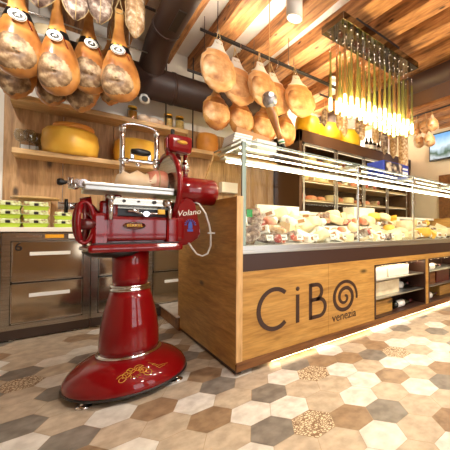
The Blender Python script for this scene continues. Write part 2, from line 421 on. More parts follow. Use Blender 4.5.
# cheeses on shelves
def wheel(r, h, c, m, label, group=None, name='hard_cheese', bulge=.06):
    bm = BM(); k = r*bulge
    lathe(bm, [(.001, 0), (r*.9, 0), (r, h*.12), (r+k, h*.5), (r, h*.88), (r*.9, h), (.001, h)], c, seg=48)
    return tag(obj(name, bm, m, origin=c) if False else obj(name, bm, m), label, 'cheese', group)
wheel(.205, .245, (.08, 3.985-.04, 1.632), M['cheese'], 'biggest golden cheese wheel at the left of the lower shelf', 'hard cheese wheels on the wall shelves')
wheel(.15, .062, (.10, 3.95, 1.878), M['cheesebrown'], 'flat amber cheese lying on top of the biggest golden wheel', 'hard cheese wheels on the wall shelves')
wheel(.205, .25, (.63, 3.945, 1.632), M['cheese'], 'golden cheese wheel behind the slicer handle frame', 'hard cheese wheels on the wall shelves')
wheel(.125, .24, (1.40, 3.985, 1.902), M['cheesebrown'], 'amber cheese wheel on the short right shelf beside the paper stack', 'hard cheese wheels on the wall shelves')
# glasses on the lower shelf
def wine_glass(x, y, z):
    t = thing('wine_glass', 'x', 'glass', (x, y, z), 'stemmed glasses at the left end of the lower shelf')
    bm = BM(); lathe(bm, [(.032, 0), (.03, .004), (.005, .008), (.004, .07), (.006, .075)], (x, y, z), seg=24); obj('stem', bm, M['jarglass'], t)
    bm = BM(); lathe(bm, [(.006, .075), (.03, .09), (.042, .13), (.04, .16), (.033, .185)], (x, y, z), seg=24); obj('bowl', bm, M['jarglass'], t)
    return t
g0 = wine_glass(-.265, 3.93, 1.63); g0['label'] = 'stemmed glass at the very left end of the lower shelf'
dup(g0, (-.205, 3.90, 1.63), 'stemmed glass in the middle of the three on the lower shelf')
dup(g0, (-.165, 3.99, 1.63), 'stemmed glass beside the biggest golden cheese wheel')
bm = BM(); box(bm, (-.27, 4.0, 1.63), (-.15, 4.08, 1.70), .005); tag(obj('plastic_tub', bm, M['white']), 'small pale tub behind the stemmed glasses', 'tub')
# jars
def jar(x, y, z, label, fill):
    t = thing('glass_jar', label, 'jar', (x, y, z), 'preserve jars on the upper shelf')
    bm = BM(); lathe(bm, [(.045, 0), (.05, .01), (.05, .12), (.04, .135), (.04, .142)], (x, y, z), seg=24); obj('jar_glass', bm, M['jarglass'], t)
    bm = BM(); lathe(bm, [(.04, .006), (.044, .012), (.044, .11), (.02, .118)], (x, y, z), seg=16); obj('contents', bm, fill, t)
    bm = BM(); lathe(bm, [(.043, .142), (.044, .146), (.044, .162), (.04, .166)], (x, y, z), seg=24); obj('lid', bm, M['gold'], t)
pas = mat('golden_pasta', (222, 176, 90), .6, noise=60, col2=(240, 206, 130))
jar(.93, 3.93, 2.107, 'pasta jar, left of the pair at the right end of the upper shelf', pas)
jar(1.05, 3.92, 2.107, 'pasta jar at the very right end of the upper shelf', pas)
jar(.58, 3.95, 2.107, 'amber jar just right of the rightmost front ham on the upper shelf', M['cheesebrown'])
for i, (x, s, rz) in enumerate(((.69, .06, .3), (.78, .055, -.4), (.85, .045, .8))):
    bm = BM(); ball(bm, (x, 3.92, 2.107+s*.75), s, (1.15, .9, .78), 12, .12)
    bm2 = bm; tag(obj('paper_bag', bm2, mat('wrapped_paper_%d' % i, (236, 214, 190), .7, noise=12, col2=(206, 170, 140))), ('crumpled paper bag nearest the white security camera on the upper shelf', 'crumpled paper bag in the middle of the upper shelf group', 'small crumpled paper bag leaning by the pasta jars')[i], 'paper bag', 'paper bags on the upper shelf')
# security camera
t = thing('security_camera', 'round white security camera with black lens under the brown wall duct', 'camera', (.655, 3.74, 2.36))
bm = BM(); ball(bm, (.655, 3.74, 2.305), .05, (1, 1, .95), 28); cyl(bm, (.655, 3.76, 2.32), (.655, 3.77, 2.37), .035); obj('housing', bm, M['white'], t)
bm = BM(); cyl(bm, (.652, 3.71, 2.30), (.645, 3.68, 2.292), .032, .024, seg=24); obj('lens', bm, M['black'], t)

# ------------------------------------------------------------------ green boxes on the worktop
def punnet(x, y, z, w, label):
    t = thing('food_tub', label, 'tub', (x, y, z), 'lime green food tubs on the worktop')
    bm = BM()
    rings(bm, [[(x+sx*w/2*k, y+sy*.07*k, z+h) for sx, sy in ((-1, -1), (1, -1), (1, 1), (-1, 1))] for k, h in ((.86, 0), (1, .034))], smooth=False)
    obj('tray', bm, M['green'], t)
    bm = BM(); box(bm, (x-w/2-.004, y-.076, z+.034), (x+w/2+.004, y+.076, z+.04), .002); box(bm, (x-w/2+.006, y-.07, z+.038), (x+w/2-.006, y+.07, z+.072), .008); obj('lid', bm, M['greenlid'], t)
    bm = BM(); box(bm, (x-.012, y-.077, z+.036), (x+.016, y-.069, z+.058), .002); obj('clasp', bm, M['black'], t)
colnames = ['left column of the front stack', 'right column of the front stack']
lv = ['bottom', 'middle', 'top']
for c, (x, w) in enumerate(((-.31, .155), (-.145, .16))):
    for k in range(3): punnet(x, 3.72, .93+k*.074, w, 'lime green food tub, %s of the %s' % (lv[k], colnames[c]))
for k in range(2): punnet(.03, 3.85, .93+k*.074, .13, 'lime green food tub, %s of the lower stack right of the others' % ('bottom', 'top')[k])
bm = BM(); lathe(bm, [(.001, 0), (.16, 0), (.165, .01), (.16, .02), (.001, .02)], (-.16, 3.95, 1.19), seg=40)
tag(obj('round_board', bm, M['shelf']), 'round pale wooden board behind the green food tubs', 'board')
bm = BM(); box(bm, (-.27, 3.88, .93), (-.06, 4.05, 1.19), .004); tag(obj('wooden_box', bm, M['shelf']), 'pale wooden box behind the green food tubs under the round board', 'box')
bm = BM(); box(bm, (.10, 3.8, .93), (.20, 3.95, 1.08), .006); tag(obj('carton', bm, M['cardboard']), 'small orange brown carton on the worktop behind the slicer knob', 'box')

# ------------------------------------------------------------------ hams
def ham_r(t, long_shank):
    pts = [(0, .030), (.05, .034), (.18, .032), (.3, .044), (.42, .066), (.52, .098), (.62, .124), (.72, .138), (.8, .140), (.88, .128), (.94, .102), (.98, .065), (1, .02)] if long_shank else \
          [(0, .03), (.08, .038), (.16, .058), (.26, .105), (.4, .15), (.55, .165), (.7, .16), (.84, .13), (.93, .088), (1, .02)]
    for (a, ra_), (b, rb) in zip(pts, pts[1:]):
        if t <= b:
            u = (t-a)/(b-a); u = u*u*(3-2*u) if not long_shank else u
            return ra_+(rb-ra_)*u
    return .02
def ham_pt(t, a, L, ls, off=0, seed=0):
    r = ham_r(t, ls)+off
    wob = 1+.05*math.sin(3*a+seed)*min(1, t*1.5)+.03*math.sin(5*a+9*t+seed)
    x = r*math.cos(a)*1.02*wob; y = r*math.sin(a)*.72*wob
    x += (.018*math.sin((t-.3)*4.0) if t > .3 else 0)*(1 if ls else .4)
    return Vector((x, y, -L*t))
def make_ham(label, L=.76, ls=True, seed=0, skin='hamskin', cut='hamcut', tags=True, group=None, name='cured_ham', cutrange=(.815, .165, 1.30), net=False):
    t = thing(name, label, 'ham', (0, 0, 0), group)
    bm = BM(); seg = 28; loops = [[ham_pt(k/36, 2*PI*j/seg, L, ls, 0, seed) for j in range(seg)] for k in range(37)]
    rings(bm, loops); obj('skin', bm, M[skin], t)
    # cut face: domed patch on the front
    bm = BM(); tc_, th_, aw = cutrange; aoff = .38 if ls else .12
    R = [[bm.verts.new(ham_pt(tc_, -PI/2, L, ls, .010, seed))]]
    for q in range(1, 7):
        f = q/6; row = []
        for j in range(28):
            a = 2*PI*j/28; wv = 1+.08*math.sin(3*a+seed)
            row.append(bm.verts.new(ham_pt(min(.985, tc_+th_*f*math.sin(a)*wv), -PI/2-aoff+aw*f*math.cos(a)*wv, L, ls, .010*(1-f**4)-.002*f, seed)))
        R.append(row)
    for j in range(28): bm.faces.new((R[0][0], R[1][j], R[1][(j+1) % 28])).smooth = True
    for q in range(1, 6):
        for j in range(28): bm.faces.new((R[q][j], R[q+1][j], R[q+1][(j+1) % 28], R[q][(j+1) % 28])).smooth = True
    obj('cut_face', bm, M[cut], t)
    bm = BM(); tube(bm, [(0, 0, .12), (.012, -.0, .05), (.03, -.01, -.01), (.02, -.03, -.04), (-.02, -.03, -.04), (-.03, -.01, -.01), (-.012, 0, .05), (0, 0, .12)], .004, 6); obj('cord', bm, M['cord'], t)
    if tags:
        z = -L*.49
        bm = BM(); lp = [[ham_pt(tt, 2*PI*j/24, L, ls, .004, seed) for j in range(24)] for tt in (.40, .44, .475)]
        rings(bm, lp, cap=False); b = obj('label_band', bm, M['black'], t)
        bm = BM()
        for dx in (-.022, .018): box(bm, (dx-.012, -.07, z+.045), (dx+.008, -.058, z+.06), .003)
        obj('emblem', bm, M['gold'], b)
        bm = BM(); lathe(bm, [(.001, -.112), (.052, -.112), (.052, -.106), (.001, -.106)], (.0, 0, z-.005), 'Y', 30, 1, .72); d = obj('round_tag', bm, M['paper'], t)
        bm = BM(); tube(bm, [(.045*math.cos(a), -.113, z-.005+.032*math.sin(a)) for a in [2*PI*k/28 for k in range(28)]], .002, 6, True); obj('tag_rim', bm, M['black'], d)
        bm = BM(); ball(bm, (0, -.112, z-.006), .03, (1, .06, .62), 20); obj('tag_emblem', bm, M['black'], d)
        bm = BM(); box(bm, (-.014, -.1155, z-.010), (.012, -.1140, z-.004)); box(bm, (-.004, -.1155, z-.004), (.010, -.1140, z+.006)); box(bm, (-.012, -.1155, z-.016), (-.008, -.114, z-.008)); obj('tag_figure', bm, M['paper'], d)
        bm = BM(); tube(bm, [(.05, -.06, z+.02), (.07, -.075, z-.03), (.085, -.07, z-.06)], .003, 6); obj('red_cord', bm, M['red'], t)
    if net:
        bm = BM(); lp = [[ham_pt(tt, 2*PI*j/24, L, ls, .006, seed) for j in range(24)] for tt in (0, .06, .12, .18, .24)]
        rings(bm, lp); tag(obj('lard_cap', bm, M['paper'], t), 'white lard cap at the shank')
    return t
FG = 'front row of tagged hams above the cabinets'
ZT = 2.74; H0 = make_ham('tagged ham, leftmost of the front row and cut by the photo edge', seed=.3, group=FG)
H0.location = (-.235, 3.06, 2.76); H0.rotation_euler = (0, 0, .1); H0.scale = (.88, .88, 1.03)
dup(H0, (-.03, 3.06, 2.71), 'tagged ham, second from the left of the front row', rz=-.1, sc=(.84, .88, 1.05))
dup(H0, (.160, 3.20, 2.79), 'tagged ham, third from the left of the front row', rz=.15, sc=(.85, .85, 1.0))
dup(H0, (.345, 3.04, 2.735), 'tagged ham with the thinnest shank, rightmost of the front row', rz=-.15, sc=(.93, .9, 1.01))
H1 = make_ham('untagged ham hanging low behind the leftmost tagged ham', L=.62, ls=False, seed=1.3, tags=False, group='lower rear row of hams above the cabinets')
H1.location = (-.27, 3.43, 2.55); H1.scale = (.72, .8, 1)
dup(H1, (-.07, 3.50, 2.57), 'untagged ham hanging low behind the second tagged ham', rz=.3, sc=(.72, .8, 1))
dup(H1, (.125, 3.43, 2.55), 'untagged ham hanging low behind the third tagged ham', rz=-.3, sc=(.74, .8, 1))
dup(H1, (.33, 3.45, 2.68), 'untagged ham hanging behind the rightmost tagged ham', rz=-.2, sc=(.72, .8, 1))
# middle group on the rail
MG = 'pale hams on the rail over the counter end'
H2 = make_ham('pale lard-capped ham, leftmost on the rail over the counter end', L=.52, ls=False, seed=2.1, skin='hampale', cut='hampalecut', tags=False, group=MG, net=True, cutrange=(.62, .26, 1.2))
H2.location = (1.015, 2.64, 2.58); H2.scale = (.92, .7, .88); H2.rotation_euler = (0, .03, 0)
for i, (x, z, r, s, nm) in enumerate(((1.24, 2.575, .3, .98, 'second from the left on the rail'), (1.44, 2.565, .5, .93, 'middle one of five on the rail'), (1.645, 2.575, .2, .95, 'fourth from the left on the rail'), (1.87, 2.585, -.1, .97, 'rightmost on the rail, beside the yellow wheels'))):
    dup(H2, (x, (2.79, 2.68, 2.79, 2.68)[i], z), 'pale lard-capped ham, '+nm, rz=(0, -.10-.03*i, r*.5), sc=((1.12, 1.08, 1.08, 1.12)[i], s*.66, s*.88))
H3 = make_ham('browner ham, leftmost of the lower row over the paper stack', L=.47, ls=False, seed=3.2, skin='hamskin', cut='hampalecut', tags=False, group='browner hams of the lower row over the counter end', cutrange=(.62, .27, 1.25))
H3.location = (1.125, 2.98, 2.30); H3.scale = (.80, .8, .86)
for x, z, nm in ((1.38, 2.31, 'second of the lower row, above the cardboard sheet'), (1.65, 2.29, 'third of the lower row, left of the foil-capped leg'), (1.93, 2.31, 'rightmost of the lower row, beside the yellow wheels')):
    dup(H3, (x, 2.98, z), 'browner ham, '+nm, rz=random.uniform(-.3, .3), sc=(.86, .8, .90))
# rails
def rail(x0, x1, y, z, label, m='iron', hooks=(), zc=2.98, r=.013):
    t = thing('ham_rail', label, 'rail', (x0, y, z))
    bm = BM(); cyl(bm, (x0, y, z), (x1, y, z), r, seg=12); obj('bar', bm, M[m], t)
    for x in (x0+.15, (x0+x1)/2, x1-.15):
        bm = BM(); cyl(bm, (x, y, z), (x, y, zc), .0035, seg=8); obj('hanger', bm, M[m], t)
    for x in hooks:
        bm = BM(); tube(bm, [(x, y+.0, z+.012), (x, y-.02, z+.012), (x, y-.024, z-.01), (x, y-.015, z-.045), (x, y+.004, z-.06), (x, y+.014, z-.045)], .004, 6); obj('hook', bm, M['chrome'], t)
rail(.88, 2.7, 2.70, 2.655, 'dark iron rail carrying the pale hams over the counter', hooks=(1.04, 1.24, 1.44, 1.645, 1.87))
tr_ = thing('added_uplight', 'added uplight strip along the top of the pale ham rail', 'added lamp', (1.8, 2.70, 2.67))  # added glowing strip, brightens the plaster between the beams
bm = BM(); box(bm, (1.0, 2.688, 2.669), (2.62, 2.712, 2.676)); obj('channel', bm, M['iron'], tr_)
bm = BM(); box(bm, (1.01, 2.692, 2.676), (2.61, 2.708, 2.678)); obj('added_glow', bm, M['uplight'], tr_)
tr_ = thing('added_uplight', 'added uplight strip on the tall cabinet behind the yellow cheeses', 'added lamp', (3.9, 3.95, 2.33))  # second added strip, brightens the right part of the ceiling
bm = BM(); box(bm, (2.65, 3.92, 2.331), (5.1, 3.98, 2.35)); obj('channel', bm, M['iron'], tr_)
bm = BM(); box(bm, (2.66, 3.93, 2.35), (5.09, 3.97, 2.353)); obj('added_glow', bm, M['uplight'], tr_)
rail(-.9, .62, 3.1, 2.9, 'iron rail carrying the tagged front hams')
rail(-.9, .62, 3.43, 2.66, 'thin satin rail carrying the low rear hams', m='alu', r=.006)
rail(.86, 2.2, 2.98, 2.40, 'short dark rail carrying the browner lower hams')
# salami hanging top left
def salami(x, y, ztop, L, r, label, m='salami', group='fat salami hanging at the upper left', lab=False, origin=None):
    t = thing('hanging_salami', label, 'salami', (x, y, ztop), group)
    bm = BM(); n = 16
    pr = [(r*.18, 0)]+[(r*(math.sin(PI*min(1, (k+.6)/5)*.5) if k < 5 else (math.sin(PI*min(1, (n-k+.4)/5)*.5) if k > n-5 else 1))*(1+.04*math.sin(k*2.3+x*9)), -L*k/n) for k in range(1, n)]+[(r*.12, -L)]
    lathe(bm, pr, (x, y, ztop), seg=24); obj('casing', bm, M[m], t)
    bm = BM(); tube(bm, [(x, y, ztop+.14), (x, y, ztop-.01)], .003, 6)
    for k in (0, PI/2, PI, 1.5*PI):
        tube(bm, [(x+q*1.015*math.cos(k), y+q*1.015*math.sin(k), ztop+h) for q, h in pr], .0025, 5)
    obj('string', bm, M['cord'], t)
    if lab:
        bm = BM(); lp = [[(x+r*1.06*math.cos(a), y+r*1.06*math.sin(a), ztop-L*.55+h) for a in [(-2.3+1.5*k/8) for k in range(9)]] for h in (0, .05)]
        A = [bm.verts.new(p) for p in lp[0]]; B = [bm.verts.new(p) for p in lp[1]]
        for k in range(8): bm.faces.new((A[k], A[k+1], B[k+1], B[k]))
        obj('label', bm, M['paper'], t)
    return t
salami(-.125, 2.95, 2.87, .40, .085, 'grey mould-covered salami at the top between the two left tagged hams')
salami(.07, 2.93, 2.86, .40, .072, 'grey speckled salami left of the one with a white label')
salami(.21, 2.93, 2.92, .42, .075, 'dark salami with a white label hanging at the top', lab=True)
salami(.44, 2.93, 2.95, .46, .066, 'long pale floured salami beside the brown duct', 'salamilt')
# white panel and round cheeses seen between the hams
bm = BM(); box(bm, (-.6, 3.72, 2.62), (.62, 3.98, 2.65), .004); tag(obj('wall_shelf', bm, M['white']), 'white high shelf seen between the tagged hams', 'shelf')
for i, x in enumerate((-.1, .2, .42)):
    wheel(.10, .12, (x, 3.85, 2.651), M['wax'], ('pale round cheese on the high white shelf, left one', 'pale round cheese on the high white shelf, middle one', 'pale round cheese on the high white shelf, right one')[i], 'pale cheeses on the high white shelf')

# ------------------------------------------------------------------ ducts
t = thing('ventilation_duct', 'large brown spiral ventilation duct running along the back wall and turning forward', 'duct', (.7, 3.7, 2.5))
R_ = .175
bm = BM(); tube(bm, [(-.1, 3.80, 2.52), (2.1, 3.80, 2.54), (2.25, 3.83, 2.54), (2.34, 3.92, 2.54), (2.36, 4.14, 2.54)], R_, 36); obj('wall_run', bm, M['duct'], t)
bm = BM()
for x in (.50, .92, 1.75):
    bm = BM(); cyl(bm, (x, 3.80, 2.53), (x+.03, 3.80, 2.53), R_+.008, seg=36); obj('joint_ring', bm, M['duct'], t)
bm = BM(); tube(bm, [(.70, 3.80, 2.52), (.70, 3.70, 2.62), (.71, 3.58, 2.71), (.71, 3.42, 2.775), (.715, 3.25, 2.80), (.715, 3.0, 2.80), (.715, 0.4, 2.80)], .115, 32); obj('forward_run', bm, M['duct'], t)
bm = BM(); cyl(bm, (.715, 3.12, 2.80), (.715, 3.09, 2.80), .121, seg=36); obj('seam_ring', bm, M['duct'], t)
bm = BM(); cyl(bm, (.70, 3.72, 2.60), (.70, 3.695, 2.625), .122, seg=36); obj('seam_ring', bm, M['duct'], t)
bm = BM(); box(bm, (.69, 2.62, 2.680), (.75, 2.95, 2.692), .002); obj('vent_grille', bm, M['iron'], t)
# dark duct and box over the right side
bm = BM(); cyl(bm, (3.42, .2, 2.83), (3.42, 4.1, 2.83), .11, seg=28); tag(obj('ventilation_duct', bm, M['duct']), 'dark straight duct crossing the ceiling right of the mirrored lamp plate', 'duct')
bm = BM(); box(bm, (3.72, -1, 2.86), (4.12, 4.14, 2.975), .01); tag(obj('ceiling_casing', bm, M['fridge']), 'wide dark brown boxed casing under the right ceiling beams', 'casing')

# ------------------------------------------------------------------ counter
X0, YF = .81, 1.79
ct = thing('display_counter', 'long oak refrigerated display counter with glass case and dark lettering on its front', 'counter', (X0, YF, 0))
def cpart(name, bm, m, parent=None): return obj(name, bm, m, parent or ct)
bm = BM(); box(bm, (X0, YF+.006, .03), (X0+.038, 3.02, 1.116), .002); cpart('end_panel', bm, M['oakY'])
bm = BM(); box(bm, (X0-.001, YF-.003, .075), (X0+.04, YF+.006, 1.118), .001); cpart('corner_edge', bm, M['oakedge'])
bm = BM(); box(bm, (X0+.01, YF+.03, 0), (X0+.05, 3.0, .032)); cpart('end_kick', bm, M['kick'])
XE = 4.9
front = [((.85, .085), (1.565, .64)), ((1.567, .085), (2.125, .64)), ((2.125, .585), (3.0, .64)), ((3.0, .075), (3.065, .64)), ((3.065, .585), (3.98, .64)), ((3.98, .075), (XE, .64)), ((2.125, .075), (3.0, .087)), ((3.065, .075), (3.98, .087))]
for a, b in front:
    bm = BM(); box(bm, (a[0], YF, a[1]), (b[0], YF+.025, b[1]), .001); cpart('front_panel', bm, M['oakX'])
bm = BM(); box(bm, (.81, YF-.008, .028), (XE, YF+.012, .085), .002); cpart('kick_board', bm, M['plankwood'])
bm = BM(); box(bm, (.85, YF+.002, .64), (XE, YF+.03, .752), .002); cpart('brown_band', bm, M['bandbrown'])
bm = BM(); box(bm, (.85, YF-.004, .752), (XE, YF+.035, .772), .003); box(bm, (.85, YF+.004, .772), (XE, YF+.03, .803), .002); cpart('steel_rail', bm, M['alu'])
bm = BM(); box(bm, (1.06, YF+.0, .022), (XE-.05, YF+.03, .028)); cpart('floor_light_strip', bm, M['led'])
bm = BM(); box(bm, (.86, YF+.1, .0), (XE-.05, 2.9, .06)); cpart('plinth', bm, M['kick'])
bm = BM(); box(bm, (.86, 2.95, .12), (XE, 3.0, 1.08)); box(bm, (.86, 2.75, 1.08), (XE, 3.03, 1.115), .003); cpart('service_side', bm, M['white'])
bm = BM(); box(bm, (XE, YF, 0), (XE+.04, 3.02, 1.116)); cpart('far_end_panel', bm, M['oakY'])
# interior deck, stepped
bm = BM(); box(bm, (.86, YF+.036, .66), (XE, 2.75, .80))
box(bm, (.86, 2.10, .80), (XE, 2.75, .87)); box(bm, (.86, 2.38, .87), (XE, 2.75, .95)); cpart('stepped_deck', bm, M['white'])
# niches
def niche(x0, x1, z0, z1, zs):
    bm = BM(); w = .012
    box(bm, (x0, YF-.004, z0), (x0+w+.006, 2.12, z1)); box(bm, (x1-w, YF-.004, z0), (x1, 2.12, z1))
    box(bm, (x0, YF-.004, z1-w), (x1, 2.12, z1)); box(bm, (x0, YF-.004, z0), (x1, 2.12, z0+w)); box(bm, (x0, 2.11, z0), (x1, 2.12, z1))
    f = cpart('niche', bm, M['bandbrown'])
    for z in zs:
        bm = BM(); box(bm, (x0+w+.006, YF+.015, z-.005), (x1-w, 2.105, z+.005)); cpart('niche_shelf', bm, M['alu'], f)
    bm = BM(); box(bm, (x0+.03, YF+.05, z1-.022), (x1-.03, YF+.07, z1-.013)); cpart('niche_light', bm, M['nled'], f)
niche(2.125, 3.0, .088, .585, (.26, .43)); niche(3.065, 3.98, .088, .585, (.26, .43))
# glass
posts = [.865, 1.935, 2.805, 3.70, 4.6]
for a, b in zip(posts, posts[1:]+[XE]):
    bm = BM(); box(bm, (a+.004, YF+.008, .79), (b-.004, YF+.014, 1.472)); cpart('front_pane', bm, M['glass'])
    bm = BM(); box(bm, (a+.004, YF, 1.474), (b-.004, 2.235, 1.482)); cpart('top_pane', bm, M['glass'])
    bm = BM(); box(bm, (a+.004, YF-.003, 1.474), (b-.004, YF+.0, 1.482)); cpart('pane_edge', bm, M['postgrey'])
bm = BM()   # side pane with slanted rear edge
A = [bm.verts.new((X0+.022, y, z)) for y, z in ((YF+.01, 1.116), (2.62, 1.116), (2.235, 1.474), (YF+.01, 1.474))]
B = [bm.verts.new((X0+.028, v.co.y, v.co.z)) for v in A]
bm.faces.new(A); bm.faces.new(B[::-1])
for i in range(4): bm.faces.new((A[i], B[i], B[(i+1) % 4], A[(i+1) % 4]))
cpart('side_pane', bm, M['glass'])
bm = BM(); tube(bm, [(X0+.025, 2.235, 1.474), (X0+.025, 2.62, 1.118)], .006, 8); tag(cpart('slanted_edge', bm, M['oakedge']), 'pale slanted edge strip')
bm = BM(); tube(bm, [(X0+.025, YF, 1.478), (X0+.025, 2.235, 1.478)], .006, 8); cpart('side_edge', bm, M['alu'])
for i, x in enumerate(posts):
    bm = BM(); w_ = .009 if i else .014; box(bm, (x-w_, YF+.016, .80), (x+w_, YF+.034, 1.474), .003)
    if i: 
        for z in (1.43, 1.2): box(bm, (x-.022, YF+.004, z-.018), (x+.022, YF+.03, z+.018), .003)
    cpart('post', bm, M['chrome'] if i else M['postgrey'])
    bm = BM(); box(bm, (x-.008, YF+.03, 1.452), (x+.008, 2.235, 1.472), .002); cpart('bracket', bm, M['alu'])
bm = BM(); box(bm, (.87, 2.14, 1.43), (XE, 2.22, 1.444), .002); cpart('light_housing', bm, M['alu'])
for y, z, r in ((1.96, 1.43, .005), (2.17, 1.412, .009)):
    bm = BM(); cyl(bm, (.90, y, z), (XE-.02, y, z), r, seg=12); cpart('light_tube', bm, M['tubelight'])
# lettering on the front
lt = []
bm = BM(); W = .029
ribbon(bm, [(1.083+.122*math.cos(a), .370+.133*math.sin(a)) for a in [math.radians(48+264*k/40) for k in range(41)]], W, YF-.003, YF+.001)
l0 = cpart('letter_c', bm, M['bandbrown'])
bm = BM(); ribbon(bm, [(1.27, .238), (1.27, .44)], W, YF-.003, YF+.001); lathe(bm, [(.001, YF-.003), (.016, YF-.003), (.016, YF+.001)], (1.27, 0, .482), 'Y', 16); cpart('letter_i', bm, M['bandbrown'])
bm = BM()
ribbon(bm, [(1.387, .236), (1.387, .503)], W, YF-.003, YF+.001)
ribbon(bm, [(1.387, .491), (1.44, .491)]+[(1.44+.056*math.sin(a), .435+.056*math.cos(a)) for a in [PI*k/14 for k in range(15)]]+[(1.387, .379)], W, YF-.003, YF+.001)
ribbon(bm, [(1.44, .379), (1.47, .379)]+[(1.47+.062*math.sin(a), .3135+.0655*math.cos(a)) for a in [PI*k/14 for k in range(15)]]+[(1.387, .248)], W, YF-.003, YF+.001)
cpart('letter_b', bm, M['bandbrown'])
bm = BM(); sp = []
N = 90
for k in range(N+1):
    f = k/N; a = math.radians(-12+f*800); r = .134*(1-f)**.8*.93+.012*(1-f)+.008
    sp.append((1.745+r*math.cos(a), .352+r*math.sin(a)*.98))
ribbon(bm, sp, [.029*(.75+.35*math.sin(PI*min(1, k/N*1.2))) for k in range(N+1)], YF-.003, YF+.001); cpart('spiral_letter_o', bm, M['bandbrown'])
bm = text_bm('venezia', .098, at_front(1.742, YF-.001, .200), .0015); 
for v in bm.verts: v.co.x = 1.742+(v.co.x-1.742)*.78
xs = [v.co.x for v in bm.verts]; k = .275/(max(xs)-min(xs)); cx = (max(xs)+min(xs))/2
for v in bm.verts: v.co.x = 1.742+(v.co.x-cx)*k
cpart('word_venezia', bm, M['bandbrown'])

# niche contents
def nb(x, z, label, lc='paper', y0=1.86, L=.27, dark='bottle'):
    t = thing('wine_bottle', label, 'bottle', (x, y0, z), 'bottles lying in the counter niches')
    r = .036; p = [(.001, 0), (r, .004), (r, L*.6), (r*.85, L*.68), (.014, L*.78), (.013, L), (.001, L)]
    bm = BM(); lathe(bm, p, (x, y0+.02, z+r), 'X', 20); obj('bottle_glass', bm, M[dark], t)
    bm = BM(); lathe(bm, [(r+.001, L*.15), (r+.001, L*.5)], (x, y0+.02, z+r), 'X', 20); obj('label', bm, M[lc], t)
    bm = BM(); lathe(bm, [(.015, L*.84), (.015, L), (.001, L+.001)], (x, y0+.02, z+r), 'X', 16); obj('capsule', bm, M['reddk'], t)
def bxt(name, a, b, m, label, cat, group=None, bev=.003):
    bm = BM(); box(bm, a, b, bev); return tag(obj(name, bm, m), label, cat, group)
bxt('parcel', (2.17, 1.86, .436), (2.40, 2.02, .535), M['paper'], 'white parcel, left one on the top level of the near niche', 'parcel', 'parcels in the near counter niche')
bxt('parcel', (2.43, 1.86, .436), (2.78, 2.02, .54), M['paper'], 'wider white parcel, right one on the top level of the near niche', 'parcel', 'parcels in the near counter niche')
bxt('carton', (2.16, 1.87, .266), (2.62, 2.05, .40), M['wax'], 'cream carton on the middle level of the near niche', 'box')
bxt('wooden_case', (2.15, 1.84, .101), (2.46, 2.05, .225), M['oakX'], 'small honey wood case at the bottom left of the near niche', 'box')
nb(2.52, .101, 'dark bottle with white label at the bottom of the near niche', L=.34)
nb(2.66, .267, 'dark bottle on the middle level of the near niche', y0=1.95)
nb(3.13, .436, 'dark bottle with white label on the top level of the far niche', L=.36)
bxt('wooden_case', (3.10, 1.86, .266), (3.34, 2.05, .40), M['plankwood'], 'brown wooden case on the middle level of the far niche', 'box')
bxt('carton', (3.37, 1.86, .266), (3.7, 2.05, .41), M['reddk'], 'dark red carton on the middle level of the far niche', 'box')
nb(3.10, .101, 'dark bottle with white label at the bottom of the far niche', L=.3)
bxt('wooden_case', (3.45, 1.86, .101), (3.8, 2.05, .22), M['oakX'], 'honey wood case at the bottom of the far niche', 'box')

# ------------------------------------------------------------------ food in the case
def proto_salami(seed, m='salami'):
    t = thing('cured_sausage', 'x', 'salami'); bm = BM(); r = .032; L = .15
    pr = [(.004, -L/2), (r*.7, -L/2+.01), (r, -L/2+.03), (r*1.05, 0), (r, L/2-.012), (r*.98, L/2)]
    lathe(bm, pr, (0, 0, r), 'X', 18); obj('casing', bm, M[m], t)
    bm = BM(); lathe(bm, [(.001, L/2+.002), (r*.93, L/2+.002), (r*.95, L/2-.001)], (0, 0, r), 'X', 18); obj('cut_end', bm, M['salamicut'], t)
    return t
def proto_lump(seed, m, nm, cat, s=(1.3, 1, .75)):
    random.seed(seed); bm = BM(); ball(bm, (0, 0, .045*s[2]), .045, s, 14, .05); return tag(obj(nm, bm, M[m]), 'x', cat)
def proto_wedge(ang=50, r=.13, h=.07, nm='cheese_wedge', m='wax', rm='cheese'):
    t = thing(nm, 'x', 'cheese'); n = 8; bm = BM(); a0 = -math.radians(90+ang/2); pts = [(0, 0)]+[(r*math.cos(a0+math.radians(ang)*k/n), r*math.sin(a0+math.radians(ang)*k/n)) for k in range(n+1)]
    pts = [(x, y+.06) for x, y in pts]
    A = [bm.verts.new((x, -y, 0)) for x, y in pts]; B = [bm.verts.new((x, -y, h)) for x, y in pts]; bm.faces.new(A); bm.faces.new(B[::-1])
    for i in range(len(pts)): bm.faces.new((A[i], B[i], B[(i+1) % len(pts)], A[(i+1) % len(pts)]))
    obj('paste', bm, M[m], t)
    bm = BM(); rr = r+.003
    A = [bm.verts.new((rr*math.cos(a0+math.radians(ang)*k/n), -(rr*math.sin(a0+math.radians(ang)*k/n)+.06), 0)) for k in range(n+1)]; B = [bm.verts.new(v.co+Vector((0, 0, h+.001))) for v in A]
    for i in range(n): bm.faces.new((A[i], A[i+1], B[i+1], B[i]))
    obj('rind', bm, M[rm], t)
    return t
def proto_wrap():
    random.seed(5); t = thing('wrapped_piece', 'x', 'wrapped food'); bm = BM(); box(bm, (-.05, -.035, 0), (.05, .035, .06), .012)
    bmesh.ops.subdivide_edges(bm, edges=bm.edges[:], cuts=1)
    for v in bm.verts: v.co += Vector([random.uniform(-.004, .004) for _ in range(3)]); v.co.z = max(0, v.co.z)
    obj('wrapper', bm, M['paper'], t)
    bm = BM(); box(bm, (-.025, -.042, .018), (.03, -.037, .045)); obj('label', bm, M['cardboard'], t)
    return t
